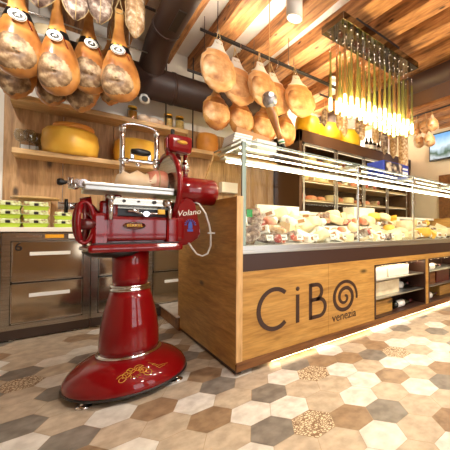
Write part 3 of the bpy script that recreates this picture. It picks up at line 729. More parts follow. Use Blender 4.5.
def proto_card():
    t = thing('price_card', 'x', 'price card'); R3 = Matrix.Rotation(-.25, 3, 'X')
    bm = BM(); box(bm, (-.028, -.001, .03), (.028, .001, .072), 0, R3, (0, 0, 0)); obj('card', bm, M['paper'], t)
    bm = BM(); box(bm, (-.018, -.002, .046), (.012, -.0013, .052), 0, R3, (0, 0, 0)); box(bm, (-.018, -.002, .058), (.018, -.0013, .061), 0, R3, (0, 0, 0)); obj('print', bm, M['black'], t)
    bm = BM(); cyl(bm, (0, .002, 0), (0, -.004, .04), .0015, seg=6); obj('pin', bm, M['chrome'], t)
    return t
def proto_wheel(m, nm='small_cheese'):
    bm = BM(); lathe(bm, [(.001, 0), (.075, 0), (.082, .015), (.082, .06), (.074, .075), (.001, .075)], (0, 0, 0), seg=28); return tag(obj(nm, bm, M[m]), 'x', 'cheese')
protos = {'sal': proto_salami(1), 'sall': proto_salami(2, 'salamilt'), 'lump': proto_lump(3, 'meat', 'smoked_meat_piece', 'meat'), 'brown': proto_lump(4, 'cheesebrown', 'smoked_cheese', 'cheese', (1.6, 1, .85)),
          'wedge': proto_wedge(), 'wrap': proto_wrap(), 'wheel': proto_wheel('wax'), 'wheel2': proto_wheel('cheese'), 'orange': proto_wedge(60, .12, .06, 'cheese_wedge', 'cheese', 'cheesebrown'), 'white': proto_lump(8, 'paper', 'fresh_cheese', 'cheese', (1, 1, .8))}
protos['slice'] = proto_wheel('salamicut', 'salami_disc'); protos['olive'] = proto_lump(9, 'salami', 'small_salami', 'salami', (1.2, .7, .65)); protos['fatty'] = proto_lump(10, 'meat', 'cured_meat_piece', 'meat', (1.5, .8, .6))
protos['slice'].data.transform(Matrix.Diagonal((.55, .55, .5, 1))); protos['slice']['category'] = 'salami'
desc = {'slice': 'red marbled salami disc', 'olive': 'little grey mouldy salami', 'fatty': 'long reddish cured meat piece', 'sal': 'grey mould-skinned cut sausage', 'sall': 'pale floured cut sausage', 'lump': 'pink smoked meat piece', 'brown': 'amber smoked cheese', 'wedge': 'pale cheese wedge with yellow rind',
        'wrap': 'white wrapped piece with tan label', 'wheel': 'small pale cheese wheel', 'wheel2': 'small golden cheese wheel', 'orange': 'orange cheese wedge', 'white': 'white fresh cheese ball'}
used = set(); rc = random.Random(11)
rows = [(1.93, .802, .118, 'front row'), (2.06, .802, .12, 'second row'), (2.22, .872, .13, 'middle step'), (2.46, .952, .13, 'rear step'), (2.60, .952, .14, 'rearmost row')]
counts = {}
for ri, (y, z, dx, rn) in enumerate(rows):
    x = .95+rc.uniform(0, .03)
    while x < 4.3:
        if x < 1.42: ks = ['sal', 'sall', 'olive', 'lump', 'olive', 'brown', 'slice', 'fatty', 'sal', 'olive'] if ri < 3 else ['sall', 'wrap', 'lump', 'olive', 'slice']
        elif x < 1.95: ks = ['wrap', 'white', 'wedge', 'wheel', 'white']
        elif x < 2.8: ks = ['sal', 'wedge', 'wrap', 'wheel', 'lump', 'wedge', 'olive', 'slice', 'fatty']
        else: ks = ['wedge', 'orange', 'wheel2', 'wheel', 'wrap', 'wedge', 'olive', 'white', 'fatty', 'wrap']
        k = rc.choice(ks); p = protos[k]
        sect = 'left section' if x < 1.93 else ('second section' if x < 2.8 else 'third section' if x < 3.7 else 'far section')
        key = (k, ri, sect); counts[key] = counts.get(key, 0)+1
        ord_ = ['first', 'second', 'third', 'fourth', 'fifth', 'sixth', 'seventh', 'eighth', 'ninth'][counts[key]-1]
        lab = '%s %s from left, %s, %s' % (ord_, desc[k], rn, sect.replace(' section', ' case section'))
        rz = rc.uniform(-.5, .5)+(PI*.5 if k in ('sal', 'sall') and rc.random() < .65 else 0)
        if k in ('sal', 'sall') and abs(rz) > 1: rz = -abs(rz)
        s = rc.uniform(.8, 1.3)*(1.05 if ri > 2 else 1); tl = rc.uniform(-.5, .5); rz = (tl, rc.uniform(-.4, .4), rz); zz = z+rc.uniform(0, .03)
        gp = 'food laid out in the glass case'
        if k not in used: used.add(k); p.location = (x, y, zz); p.rotation_euler = rz; p.scale = (s,)*3; p['label'] = lab; p['group'] = gp
        else: dup(p, (x, y+rc.uniform(-.03, .03), zz), lab, gp, rz, s)
        x += dx*rc.uniform(.75, 1.1)*(.85 if k in ('olive', 'slice', 'white') else 1)
# second layer at the left and taller stock
lay = [(1.0, 1.98, .865, 'sal'), (1.10, 1.99, .868, 'wrap'), (1.2, 2.0, .866, 'sall'), (1.02, 2.2, .945, 'wrap'), (1.13, 2.22, .945, 'sal'), (1.27, 2.2, .942, 'lump'), (.97, 2.45, 1.03, 'sall'), (1.08, 2.46, 1.03, 'wrap'), (1.25, 2.48, 1.03, 'sal'), (.98, 2.3, 1.0, 'sal'),
       (1.5, 2.24, .945, 'white'), (1.62, 2.24, .945, 'wrap'), (1.75, 2.24, .94, 'wheel'), (1.88, 2.24, .945, 'white'), (1.45, 2.5, 1.03, 'wrap'), (1.58, 2.52, 1.03, 'wheel'), (1.72, 2.5, 1.03, 'white'), (1.86, 2.5, 1.03, 'wrap'),
       (2.1, 2.5, 1.03, 'sal'), (2.25, 2.5, 1.03, 'wheel'), (2.4, 2.5, 1.03, 'wedge'), (2.95, 2.5, 1.03, 'wheel2'), (3.15, 2.5, 1.03, 'wheel'), (3.4, 2.5, 1.03, 'orange')]
for i, (x, y, z, k) in enumerate(lay):
    where = 'left corner heap' if x < 1.42 else 'left white pile' if x < 1.95 else 'second section stack' if x < 2.8 else 'third section stack'
    counts[(k, where)] = counts.get((k, where), 0)+1
    o_ = ['first', 'second', 'third', 'fourth', 'fifth'][counts[(k, where)]-1]
    dup(protos[k], (x, y, z), '%s %s lying atop the %s' % (o_, desc[k], where), 'food stacked on top in the glass case', (rc.uniform(-.4, .4), rc.uniform(-.4, .4), rc.uniform(-.9, .2)), 1.1)
c0 = proto_card(); cg = 'white price cards standing in the food'
spots = [(1.10, 1.875), (1.22, 1.88), (1.36, 1.875), (1.52, 1.88), (1.7, 1.875), (1.85, 1.88), (2.05, 1.875), (2.2, 1.88), (2.38, 1.875), (2.55, 1.88), (2.72, 1.875), (2.92, 1.88), (3.1, 1.875), (3.3, 1.88), (3.5, 1.875)]
on = ['first', 'second', 'third', 'fourth', 'fifth', 'sixth', 'seventh', 'eighth', 'ninth', 'tenth', 'eleventh', 'twelfth', 'thirteenth', 'fourteenth', 'fifteenth']
for i, (x, y) in enumerate(spots):
    lb = 'white price card at the front of the case, %s from the left' % on[i]
    if i == 0: c0.location = (x, y, .802); c0['label'] = lb; c0['group'] = cg
    else: dup(c0, (x, y, .802), lb, cg)
for k_un in [k for k in protos if k not in used]:
    for ob in list(protos[k_un].children)+[protos[k_un]]: bpy.data.objects.remove(ob)
# larger items in the case
bxt('white_backboard', (1.42, 2.68, .952), (1.92, 2.72, 1.16), M['paper'], 'bright white crinkled paper sheet behind the left section food', 'paper')
bxt('white_carton', (2.62, 2.52, .952), (3.0, 2.72, 1.19), M['paper'], 'white carton standing at the rear of the second case section', 'box')
bxt('green_tag', (.9, 1.84, .99), (.94, 1.844, 1.04), mat('green_print', (40, 150, 70), .5), 'small green sticker in the left front corner of the glass case', 'sticker', bev=0)
wheel(.10, .15, (3.12, 2.15, .872), M['wax'], 'tall pale cheese wheel standing in the third case section', name='tall_cheese')

# things on top of the case
for k in range(6):
    bxt('foam_tray', (.87+.004*k, 2.02-.003*k, 1.4825+.018*k), (1.01+.003*k, 2.2, 1.4985+.018*k), M['white'], 'white foam tray, %s of the stack on the case corner' % ('bottom', 'second', 'third', 'fourth', 'fifth', 'topmost')[k], 'tray', 'white foam trays stacked on the case corner', .005)
bm = BM(); box(bm, (1.03, 1.95, 1.484), (1.19, 2.1, 1.56), .004); tag(obj('paper_roll_box', bm, M['paper']), 'white paper packet beside the foam trays on the case', 'packet')
bm = BM(); box(bm, (.96, 2.14, 1.50), (1.24, 2.16, 1.67), .002, Matrix.Rotation(-.2, 3, 'X') @ Matrix.Rotation(.12, 3, 'Y')); tag(obj('cardboard_sheet', bm, M['cardboard']), 'tan cardboard sheet leaning behind the white packet', 'cardboard')
t = thing('folded_box', 'blue printed carton with dark picture lying on the glass case', 'box', (2.65, 2.05, 1.483))
bm = BM(); box(bm, (2.47, 1.95, 1.484), (2.92, 2.18, 1.64), .004); obj('carton', bm, M['blue'], t)
bm = BM(); box(bm, (2.49, 1.946, 1.495), (2.80, 1.95, 1.632)); obj('picture', bm, M['bluepic'], t)
bm = BM(); box(bm, (2.80, 1.946, 1.52), (2.90, 1.95, 1.56)); box(bm, (2.80, 1.946, 1.58), (2.90, 1.95, 1.60)); obj('printing', bm, M['paper'], t)
# foil-capped leg hanging, hoof down
t = thing('slim_cured_ham', 'long slim cured leg hanging foil up and black hoof down over the case', 'ham', (1.33, 2.3, 2.05))
pts = [(1.335, 2.3, 2.03), (1.36, 2.3, 1.93), (1.39, 2.3, 1.84), (1.42, 2.3, 1.77), (1.445, 2.3, 1.715)]
bm = BM(); tube(bm, pts, [.05, .045, .034, .026, .024], 18); obj('skin', bm, M['hamskin'], t)
bm = BM(); random.seed(2); ball(bm, (1.325, 2.29, 2.03), .066, (1, 1, 1.1), 16, .09); obj('foil_cap', bm, M['foil'], t)
bm = BM(); tube(bm, [(1.445, 2.3, 1.715), (1.458, 2.3, 1.68)], .028, 16); obj('white_label', bm, M['paper'], t)
bm = BM(); tube(bm, [(1.452, 2.3, 1.70), (1.456, 2.3, 1.688)], .030, 16); obj('green_stripe', bm, mat('green_stripe', (20, 130, 80), .5), t)
bm = BM(); tube(bm, [(1.458, 2.3, 1.68), (1.47, 2.3, 1.655), (1.478, 2.3, 1.637)], [.025, .023, .012], 16); obj('hoof', bm, M['black'], t)
bm = BM(); tube(bm, [(1.325, 2.3, 2.09), (1.325, 2.3, 2.98)], .003, 6); obj('cord', bm, M['cord'], t)

# ------------------------------------------------------------------ tall cabinet behind the counter
fx0, fx1, fy0, fy1, ft = 2.45, 5.2, 3.42, 4.1, 2.33
fc = thing('tall_cabinet', 'tall dark brown glass fronted refrigerated cabinet behind the counter', 'cabinet', (fx0, fy0, .13))
bm = BM(); box(bm, (fx0, fy0, .13), (fx0+.05, fy1, ft)); box(bm, (fx1-.05, fy0, .13), (fx1, fy1, ft)); box(bm, (fx0, fy0, ft-.17), (fx1, fy1, ft), .003); box(bm, (fx0, fy1-.03, .13), (fx1, fy1, ft)); box(bm, (fx0, fy0, .13), (fx1, fy1, .8)); obj('carcass', bm, M['fridge'], fc)
for x0 in [fx0+.06+k*.64 for k in range(4)]:
    x1 = x0+.62; bm = BM(); 
    box(bm, (x0, fy0-.012, .82), (x0+.028, fy0, 2.15)); box(bm, (x1-.028, fy0-.012, .82), (x1, fy0, 2.15)); box(bm, (x0, fy0-.012, 2.122), (x1, fy0, 2.15)); box(bm, (x0, fy0-.012, .82), (x1, fy0, .85))
    d = obj('door_frame', bm, M['alu'], fc)
    bm = BM(); box(bm, (x0+.028, fy0-.008, .85), (x1-.028, fy0-.004, 2.122)); obj('door_glass', bm, M['glass'], d)
    bm = BM(); cyl(bm, (x1-.05, fy0-.03, 1.3), (x1-.05, fy0-.03, 1.6), .008, seg=8); obj('door_handle', bm, M['chrome'], d)
for z in (1.08, 1.36, 1.64, 1.92):
    bm = BM(); box(bm, (fx0+.05, fy0+.04, z-.012), (fx1-.05, fy1-.03, z)); obj('shelf', bm, M['shelf'], fc)
for z in (1.335, 1.615, 1.895, 2.14):
    bm = BM(); box(bm, (fx0+.08, fy0+.05, z-.006), (fx1-.08, fy0+.07, z)); obj('light_strip', bm, M['fridgelight'], fc)
cs = {}
for zi, z in enumerate((1.08, 1.36, 1.64, 1.92)):
    x = fx0+.16
    while x < 4.3:
        k = rc.choice([q for q in ('sal', 'sall', 'wheel', 'wrap', 'brown', 'lump', 'fatty') if q in used]); cs[(k, zi)] = cs.get((k, zi), 0)+1
        rz = -PI/2+rc.uniform(-.3, .3) if k in ('sal', 'sall') else rc.uniform(-.4, .4)
        dup(protos[k], (x, fy0+.2, z), '%s %s from left, tall cabinet %s shelf' % (on[cs[(k, zi)]-1], desc[k], ('lowest', 'second', 'third', 'top')[zi]), 'food on the shelves of the tall cabinet', rz, rc.uniform(1.25, 1.6))
        x += rc.uniform(.17, .24)
# cheeses and bottles on top of it
for i, (x, r, h) in enumerate(((2.74, .18, .27), (3.17, .19, .265), (3.63, .2, .26))):
    wheel(r, h, (x, fy0+.2, ft), M['cheeseyellow'], 'bright yellow cheese wheel on the tall cabinet, %s of three' % ('leftmost', 'middle', 'rightmost')[i], 'yellow cheese wheels on the tall cabinet')
    if i: bxt('price_sign', (x-.12, fy0+.33, ft+h), (x+.02, fy0+.34, ft+h+.06), M['paper'], 'small white sign on the %s yellow cheese wheel' % ('', 'middle', 'rightmost')[i], 'sign')
def bottle(x, y, z, label, h=.3, m='bottle', lab='paper'):
    t = thing('bottle', label, 'bottle', (x, y, z), 'bottles on the tall cabinet'); r = .036
    bm = BM(); lathe(bm, [(.001, 0), (r, 0), (r, h*.58), (.014, h*.76), (.013, h), (.001, h)], (x, y, z), seg=18); obj('bottle_glass', bm, M[m], t)
    bm = BM(); lathe(bm, [(r+.001, h*.12), (r+.001, h*.42)], (x, y, z), seg=18); obj('label', bm, M[lab], t)
for i in range(6): bottle(3.95+i*.11, fy0+.08, ft, 'dark bottle on the tall cabinet, %s from the left of the six' % on[i], .2+.03*(i % 3), 'bottle', 'paper' if i < 2 else 'alu')
# small items on the cabinet front top (seen through the corner)
bxt('red_carton', (2.72, fy0-.0, 2.0), (2.83, fy0+.1, 2.1), M['reddk'], 'small dark red carton behind the upper left cabinet door', 'box') if False else None
# wall items between wood wall and cabinet
bxt('wall_box', (1.6, 4.0, 1.42), (1.82, 4.115, 1.56), M['paper'], 'white dispenser box on the oak wall behind the case', 'dispenser')

# ------------------------------------------------------------------ chandelier
ch = thing('glass_chandelier', 'long ceiling light with mirrored plate and rows of hanging olive glass rods', 'chandelier', (2.45, 2.05, 2.9))
bm = BM(); box(bm, (1.84, 1.90, 2.80), (3.06, 2.21, 2.87), .003); obj('mirror_plate', bm, M['mirror'], ch)
bm = BM(); box(bm, (2.1, 1.98, 2.87), (2.8, 2.13, 2.98)); obj('ceiling_mount', bm, M['iron'], ch)
kk = 0
for c in range(14):
    for r_ in range(3):
        x = 1.91+c*.084+(.03 if r_ == 1 else 0); y = 1.955+r_*.1; zt = 2.62+rc.uniform(-.03, .03); L = .57
        bm = BM(); tube(bm, [(x, y, zt), (x, y, zt-L*.5), (x, y, zt-L)], [.010, .012, .021], 12)
        g_ = obj('glass_rod', bm, M['tubeglass' if (c+r_) % 3 else 'amberglass'], ch)
        bm = BM(); cyl(bm, (x, y, zt), (x, y, 2.80), .0018, seg=5); ball(bm, (x, y, 2.79), .009, seg=8); obj('wire', bm, M['chrome'], g_)
        if r_ != 0 or True:
            bm = BM(); cyl(bm, (x, y, zt-L+.006), (x, y, zt-L+.12), .013, seg=10); obj('bulb', bm, M['bulb'], g_)

# hanging salami right of chandelier, far hams, far rail
for i, (x, y, zt, L, r) in enumerate(((4.05, 3.18, 2.62, .42, .06), (4.12, 3.05, 2.62, .5, .065), (4.25, 2.92, 2.66, .5, .06), (4.05, 2.80, 2.62, .85, .075))):
    salami(x, y, zt, L, r, 'brown salami hanging beyond the glass rods, %s' % ('leftmost and shortest', 'second from the left', 'third from the left', 'the longest at the right')[i], 'salamilt' if i % 2 else 'salami', 'salami hanging beyond the glass rods')
for i in range(7):
    salami(2.62+i*.19, 3.08-(i % 2)*.1, 2.56, .25+.03*(i % 3), .045+.006*(i % 2), 'short salami behind the lower ends of the glass rods, %s from the left' % on[i], 'salamilt' if i % 3 else 'salami', 'short salami behind the glass rods')
rail(2.5, 3.95, 3.03, 2.70, 'dark rail carrying the short salami behind the glass rods')
rail(3.97, 4.9, 2.98, 2.80, 'dark rail carrying the salami beyond the glass rods', zc=2.98)
H4 = make_ham('small round ham beside the wall screen, upper left one', L=.34, ls=False, seed=4, skin='hampale', cut='hampalecut', tags=False, group='small hams hanging before the wall screen')
H4.location = (4.6, 2.90, 2.86); H4.scale = (.75, .75, .8)
for x, y, z, nm in ((4.6, 2.72, 2.84, 'upper middle one'), (4.6, 2.60, 2.86, 'upper right one'), (4.6, 2.86, 2.62, 'lower left one'), (4.6, 2.66, 2.60, 'lower right one')):
    dup(H4, (x, y, z), 'small round ham beside the wall screen, '+nm, rz=rc.uniform(-.5, .5), sc=(.75, .75, .8))
bm = BM(); cyl(bm, (4.6, 1.9, 2.93), (4.6, 3.4, 2.93), .012, seg=10); tag(obj('ham_rail', bm, M['iron']), 'dark rail carrying the small far hams before the wall screen', 'rail')

# TV
tv = thing('wall_screen', 'flat wall screen showing a blue sky and road picture', 'screen', (5.6, 2.7, 2.3))
bm = BM(); box(bm, (5.60, 2.25, 2.33), (5.66, 3.24, 2.88), .006); obj('casing', bm, M['black'], tv)
def screenmat():
    m, n, l, b = base_mat('screen_picture'); tc = n.new('ShaderNodeTexCoord'); sx = n.new('ShaderNodeSeparateXYZ'); l.new(tc.outputs['Object'], sx.inputs[0])
    nt = n.new('ShaderNodeTexNoise'); nt.inputs['Scale'].default_value = 5; l.new(tc.outputs['Object'], nt.inputs['Vector'])
    ad = n.new('ShaderNodeMath'); ad.operation = 'MULTIPLY_ADD'; ad.inputs[1].default_value = .25; l.new(nt.outputs['Fac'], ad.inputs[0]); l.new(sx.outputs['Z'], ad.inputs[2])
    r = ramp(n, [(.12, (70, 80, 90)), (.2, (190, 200, 205)), (.3, (60, 90, 60)), (.42, (210, 230, 245)), (.62, (110, 170, 225))]); l.new(ad.outputs[0], r.inputs[0])
    l.new(r.outputs[0], b.inputs['Emission Color']); b.inputs['Emission Strength'].default_value = 1.0; b.inputs['Base Color'].default_value = (.01, .01, .01, 1); return m
bm = BM(); box(bm, (5.596, 2.275, 2.355), (5.60, 3.215, 2.855)); obj('picture', bm, screenmat(), tv)
bm = BM(); box(bm, (5.66, 2.4, 2.4), (5.70, 2.7, 2.7)); obj('bracket', bm, M['iron'], tv)

# ------------------------------------------------------------------ the slicer
sl = thing('meat_slicer', 'large glossy red meat slicer on a red column with a domed oval base', 'slicer', (.33, 2.2, 0))
def sp_(name, bm, m, parent=None, label=None):
    o = obj(name, bm, M[m], parent or sl)
    if label: o['label'] = label
    return o
CX_, CY_ = .325, 2.2
bm = BM(); lathe(bm, [(.001, .03), (.285, .03), (.305, .04), (.309, .052), (.302, .075), (.282, .105), (.25, .135), (.215, .156), (.185, .168), (.165, .174), (.001, .176)], (CX_, CY_, 0), seg=64); base = sp_('base', bm, 'red')
bm = BM(); lathe(bm, [(.285, .022), (.305, .028), (.312, .036), (.309, .044)], (CX_, CY_, 0), seg=64); sp_('base_rim', bm, 'iron', base)
for a in (-2.45, -.75, 1.0, 2.3):
    bm = BM(); c = (CX_+.285*math.cos(a), CY_+.285*math.sin(a), 0); lathe(bm, [(.035, 0), (.036, .006), (.022, .012), (.012, .018), (.012, .034)], c, seg=24); sp_('foot', bm, 'chrome')
bm = BM(); lathe(bm, [(.158, .172), (.165, .177), (.165, .188), (.158, .193), (.148, .195)], (CX_, CY_, 0), seg=48); sp_('lower_ring', bm, 'chrome')
bm = BM(); lathe(bm, [(.152, .19), (.152, .22), (.150, .28), (.142, .36), (.129, .43), (.113, .50), (.100, .545)], (CX_, CY_, 0), seg=48); sp_('column', bm, 'red')
bm = BM(); lathe(bm, [(.098, .543), (.105, .549), (.104, .556), (.097, .56), (.097, .566), (.104, .57), (.104, .578), (.096, .582)], (CX_, CY_, 0), seg=48); sp_('upper_ring', bm, 'chrome')
bm = BM(); lathe(bm, [(.090, .58), (.091, .62), (.093, .70), (.094, .80)], (CX_, CY_, 0), seg=48); sp_('upper_column', bm, 'red')
# gold ornament laid on the dome (scrolls and leaves), following its slope
def dome(u, v):   # u,v around the front of the dome -> point just above the surface
    prof = [(.309, .052), (.302, .075), (.282, .105), (.25, .135), (.215, .156), (.185, .168)]
    r = math.hypot(u, v)
    z = .05
    for (a, za), (b, zb) in zip(prof, prof[1:]):
        if b <= r <= a: z = za+(zb-za)*(a-r)/(a-b)
    return Vector((CX_+u, CY_+v, z+.0025))
bm = BM(); rg = random.Random(21); cu, cv = -.012, -.255
for s in (-1, 1):
    for q in range(3):
        ang0 = q*1.1+.3; pts = []
        for k in range(22):
            a = ang0+s*k*.42; rr = .026*(1-k/26)
            pts.append(dome(cu+s*(.018+.021*q)+rr*math.cos(a), cv+.018-q*.012+rr*.75*math.sin(a)))
        tube(bm, pts, .0016, 5)
for k in range(12):
    a = k*PI/6; tube(bm, [dome(cu+.02*math.cos(a), cv+.014*math.sin(a)), dome(cu+.034*math.cos(a+.3), cv+.024*math.sin(a+.3))], .0018, 5)
sp_('gold_ornament', bm, 'gold', base)
bm = BM()
for k, w in enumerate((.05, .034)): tube(bm, [dome(.105+w*q, -.235-.012*k+.02*abs(q)) for q in (-1, -.5, 0, .5, 1)], .0012, 5)
sp_('gold_lines', bm, 'gold', base)
# lower tray
bm = BM(); box(bm, (.112, 2.05, .778), (.580, 2.36, .825), .02); sp_('drip_tray', bm, 'red')
bm = BM(); box(bm, (.135, 2.07, .82), (.56, 2.34, .832), .003); sp_('tray_top', bm, 'black')
bm = BM(); lathe(bm, [(.05, .745), (.12, .755), (.155, .785)], (CX_-.08, CY_-.02, 0), seg=40, sy=.75); sp_('tray_underside', bm, 'black')
# body
bm = BM(); box(bm, (.165, 2.10, .84), (.60, 2.32, .985), .02); box(bm, (.20, 2.13, .80), (.58, 2.3, .86), .004); body = sp_('body', bm, 'red')
bm = BM(); box(bm, (.13, 2.085, .81), (.20, 2.33, 1.0), .018); sp_('body_pillar', bm, 'red', body)
bm = BM(); box(bm, (.49, 2.085, .81), (.56, 2.33, .985), .015); sp_('body_pillar', bm, 'red', body)
bm = BM(); lathe(bm, [(.001, 2.086), (.055, 2.086), (.055, 2.10)], (.325, 0, .93), 'Y', 28, 1, .4); pl = sp_('nameplate', bm, 'chrome')
bm = BM(); lathe(bm, [(.001, 2.084), (.047, 2.084), (.047, 2.09)], (.325, 0, .93), 'Y', 28, 1, .34); sp_('plate_field', bm, 'reddk', pl)
sp_('plate_lettering', text_bm('BERKEL', .024, at_front(.325, 2.083, .93), .001), 'gold', pl)
# wheel at the left
bm = BM(); tube(bm, [(.098+.026*math.sin(a), 2.14+.12*math.sin(a)*.6, .945+.108*math.cos(a)) for a in [2*PI*k/36 for k in range(36)]], .013, 12, True)
tube(bm, [(.10+.040*math.cos(a), 2.10, .945+.11*math.sin(a)) for a in [2*PI*k/36 for k in range(36)]], .011, 12, True)
hw = sp_('hand_wheel', bm, 'red')
bm = BM(); cyl(bm, (.07, 2.09, .935), (.16, 2.12, .935), .03); cyl(bm, (.10, 2.10, .82), (.10, 2.10, 1.05), .008); sp_('wheel_hub', bm, 'reddk', hw)
bm = BM(); tube(bm, [(.08, 2.08, .81), (.14, 2.07, .795), (.2, 2.065, .79)], .010, 8); sp_('foot_lever', bm, 'chrome')
# thickness knob at left
bm = BM(); cyl(bm, (.02, 2.19, 1.035), (.035, 2.19, 1.035), .038, seg=28); cyl(bm, (.035, 2.19, 1.035), (.06, 2.19, 1.035), .014, seg=28); k_ = sp_('adjusting_knob', bm, 'black')
bm = BM(); cyl(bm, (-.005, 2.19, 1.035), (.09, 2.19, 1.035), .02, seg=20); sp_('knob_shaft', bm, 'chrome', k_)
bm = BM(); cyl(bm, (.085, 2.19, 1.04), (.135, 2.19, 1.045), .042, .05, seg=24); tube(bm, [(.12, 2.19, 1.03), (.15, 2.18, .99), (.19, 2.16, .965)], [.03, .026, .03], 14); sp_('knob_bracket', bm, 'red')
# bracket lifting the table at left and cylinder
bm = BM(); box(bm, (.165, 2.12, .98), (.25, 2.28, 1.07), .015); box(bm, (.19, 2.13, 1.05), (.27, 2.25, 1.11), .012); sp_('table_bracket', bm, 'red')
bm = BM(); cyl(bm, (.21, 2.07, .96), (.21, 2.07, 1.07), .012); ball(bm, (.21, 2.07, 1.085), .02); sp_('guide_post', bm, 'chrome'); bm = BM(); cyl(bm, (.505, 2.07, .97), (.505, 2.07, 1.06), .012); ball(bm, (.49, 2.07, 1.07), .026); sp_('guide_post', bm, 'chrome')
# mechanism
bm = BM(); box(bm, (.20, 2.075, 1.045), (.50, 2.12, 1.090), .004); box(bm, (.2, 2.2, 1.03), (.52, 2.3, 1.09), .005); sp_('slide_rail', bm, 'steel')
for q_, r_ in ((.27, .008), (.34, .006), (.42, .011)):
    bm = BM(); cyl(bm, (q_, 2.065, 1.07), (q_, 2.075, 1.07), r_); sp_('screw', bm, 'iron')
bm = BM(); box(bm, (.22, 2.13, .985), (.5, 2.3, 1.03), .004); sp_('dark_works', bm, 'black')
bm = BM(); tube(bm, [(.30, 2.09, 1.02), (.36, 2.08, 1.0), (.42, 2.08, 1.005), (.48, 2.09, 1.0)], .006, 8); cyl(bm, (.38, 2.07, 1.0), (.38, 2.11, 1.0), .016); cyl(bm, (.29, 2.08, 1.015), (.35, 2.08, 1.02), .008); sp_('linkage', bm, 'chrome')
bm = BM(); box(bm, (.44, 2.075, 1.0), (.48, 2.085, 1.03), .004); sp_('brass_latch', bm, 'gold')
# carriage table
bm = BM(); box(bm, (.095, 2.06, 1.118), (.525, 2.33, 1.148), .006); box(bm, (.09, 2.05, 1.142), (.525, 2.09, 1.162), .006); box(bm, (.12, 2.28, 1.148), (.52, 2.33, 1.172), .004); tb = sp_('carriage_table', bm, 'alu')
for v in range(5):
    bm = BM() if v == 0 else bm
    box(bm, (.11, 2.11+.033*v, 1.148), (.52, 2.118+.033*v, 1.153), .001)
sp_('table_ridges', bm, 'chrome', tb)
# crank at left end
bm = BM(); cyl(bm, (.025, 2.14, 1.157), (.10, 2.14, 1.16), .010); cyl(bm, (.045, 2.14, 1.125), (.045, 2.14, 1.185), .012); cyl(bm, (.07, 2.12, 1.16), (.07, 2.2, 1.16), .018); cyl(bm, (.095, 2.1, 1.155), (.095, 2.22, 1.155), .022); ball(bm, (.06, 2.13, 1.14), .02); cyl(bm, (.085, 2.14, 1.13), (.13, 2.14, 1.17), .014); cr = sp_('feed_crank', bm, 'chrome')
bm = BM(); lathe(bm, [(.001, -.012), (.014, -.01), (.019, .0), (.016, .012), (.01, .022), (.009, .03)], (.0, 2.14, 1.157), 'X', 20); sp_('crank_knob', bm, 'black', cr)
# clamp frame (inverted U)
bm = BM(); arc = [(.272, 2.18, 1.15), (.272, 2.18, 1.36), (.272, 2.18, 1.515)]+[(.361-.089*math.cos(a), 2.18, 1.525+.028*math.sin(a)) for a in [PI*k/10 for k in range(11)]]+[(.450, 2.18, 1.515), (.450, 2.18, 1.36), (.450, 2.18, 1.15)]
tube(bm, arc, [.013]*3+[.006]*11+[.013]*3, 14); 
for x in (.272, .450): cyl(bm, (x, 2.18, 1.495), (x, 2.18, 1.53), .017, seg=16)
fr = sp_('clamp_frame', bm, 'chrome')
bm = BM(); cyl(bm, (.255, 2.18, 1.322), (.47, 2.18, 1.335), .009, seg=12); cyl(bm, (.262, 2.18, 1.322), (.30, 2.18, 1.322), .017, seg=14); cyl(bm, (.43, 2.18, 1.335), (.46, 2.18, 1.335), .02, seg=14); box(bm, (.30, 2.165, 1.318), (.43, 2.19, 1.332), .004); box(bm, (.31, 2.16, 1.335), (.33, 2.19, 1.375), .004); box(bm, (.40, 2.16, 1.335), (.42, 2.19, 1.375), .004)
for x in (.35, .44): ball(bm, (x, 2.165, 1.30), .013)
sp_('clamp_bar', bm, 'chrome')
bm = BM(); lathe(bm, [(.001, -.055), (.014, -.05), (.021, -.02), (.022, .01), (.015, .045), (.001, .052)], (.363, 2.15, 1.378), 'X', 20); sp_('clamp_grip', bm, 'black')
# disc guard, blade and head (plane slightly turned toward the viewer)
def disc_pts(c, r, n, tilt=.0, sx=1):
    return [(c[0]+sx*.10*math.cos(a)*r+0, c[1]-math.cos(a)*r, c[2]+math.sin(a)*r) for a in [2*PI*k/n for k in range(n)]]
BC = (.522, 2.235, 1.185)
bm = BM(); tube(bm, disc_pts(BC, .222, 56), .016, 10, True); gd = sp_('blade_guard', bm, 'red')
bm = BM(); cyl(bm, (BC[0]-.006, BC[1], BC[2]), (BC[0]+.003, BC[1]+.0, BC[2]), .2, .2, seg=56)
for v in bm.verts: v.co.x += -.10*(v.co.y-BC[1])
bl = sp_('blade', bm, 'steel')
bm = BM(); cyl(bm, (BC[0]-.02, BC[1], BC[2]), (BC[0]+.0, BC[1], BC[2]), .05, .07, seg=36); sp_('blade_hub', bm, 'chrome', bl)
bm = BM(); cyl(bm, (BC[0]+.005, BC[1], BC[2]), (BC[0]+.035, BC[1], BC[2]), .2, .17, seg=56)
for v in bm.verts: v.co.x += -.10*(v.co.y-BC[1])
sp_('rear_shroud', bm, 'red')
# motor drum
bm = BM(); lathe(bm, [(.001, .57), (.085, .57), (.094, .585), (.094, .80), (.090, .815), (.078, .825), (.05, .828), (.045, .832), (.001, .832)], (0, 2.2, 1.172), 'X', 44); dr = sp_('motor_drum', bm, 'red')
bm = BM(); lathe(bm, [(.001, .832), (.014, .832), (.014, .845), (.001, .846)], (0, 2.2, 1.165), 'X', 20); sp_('end_cap', bm, 'steel', dr)
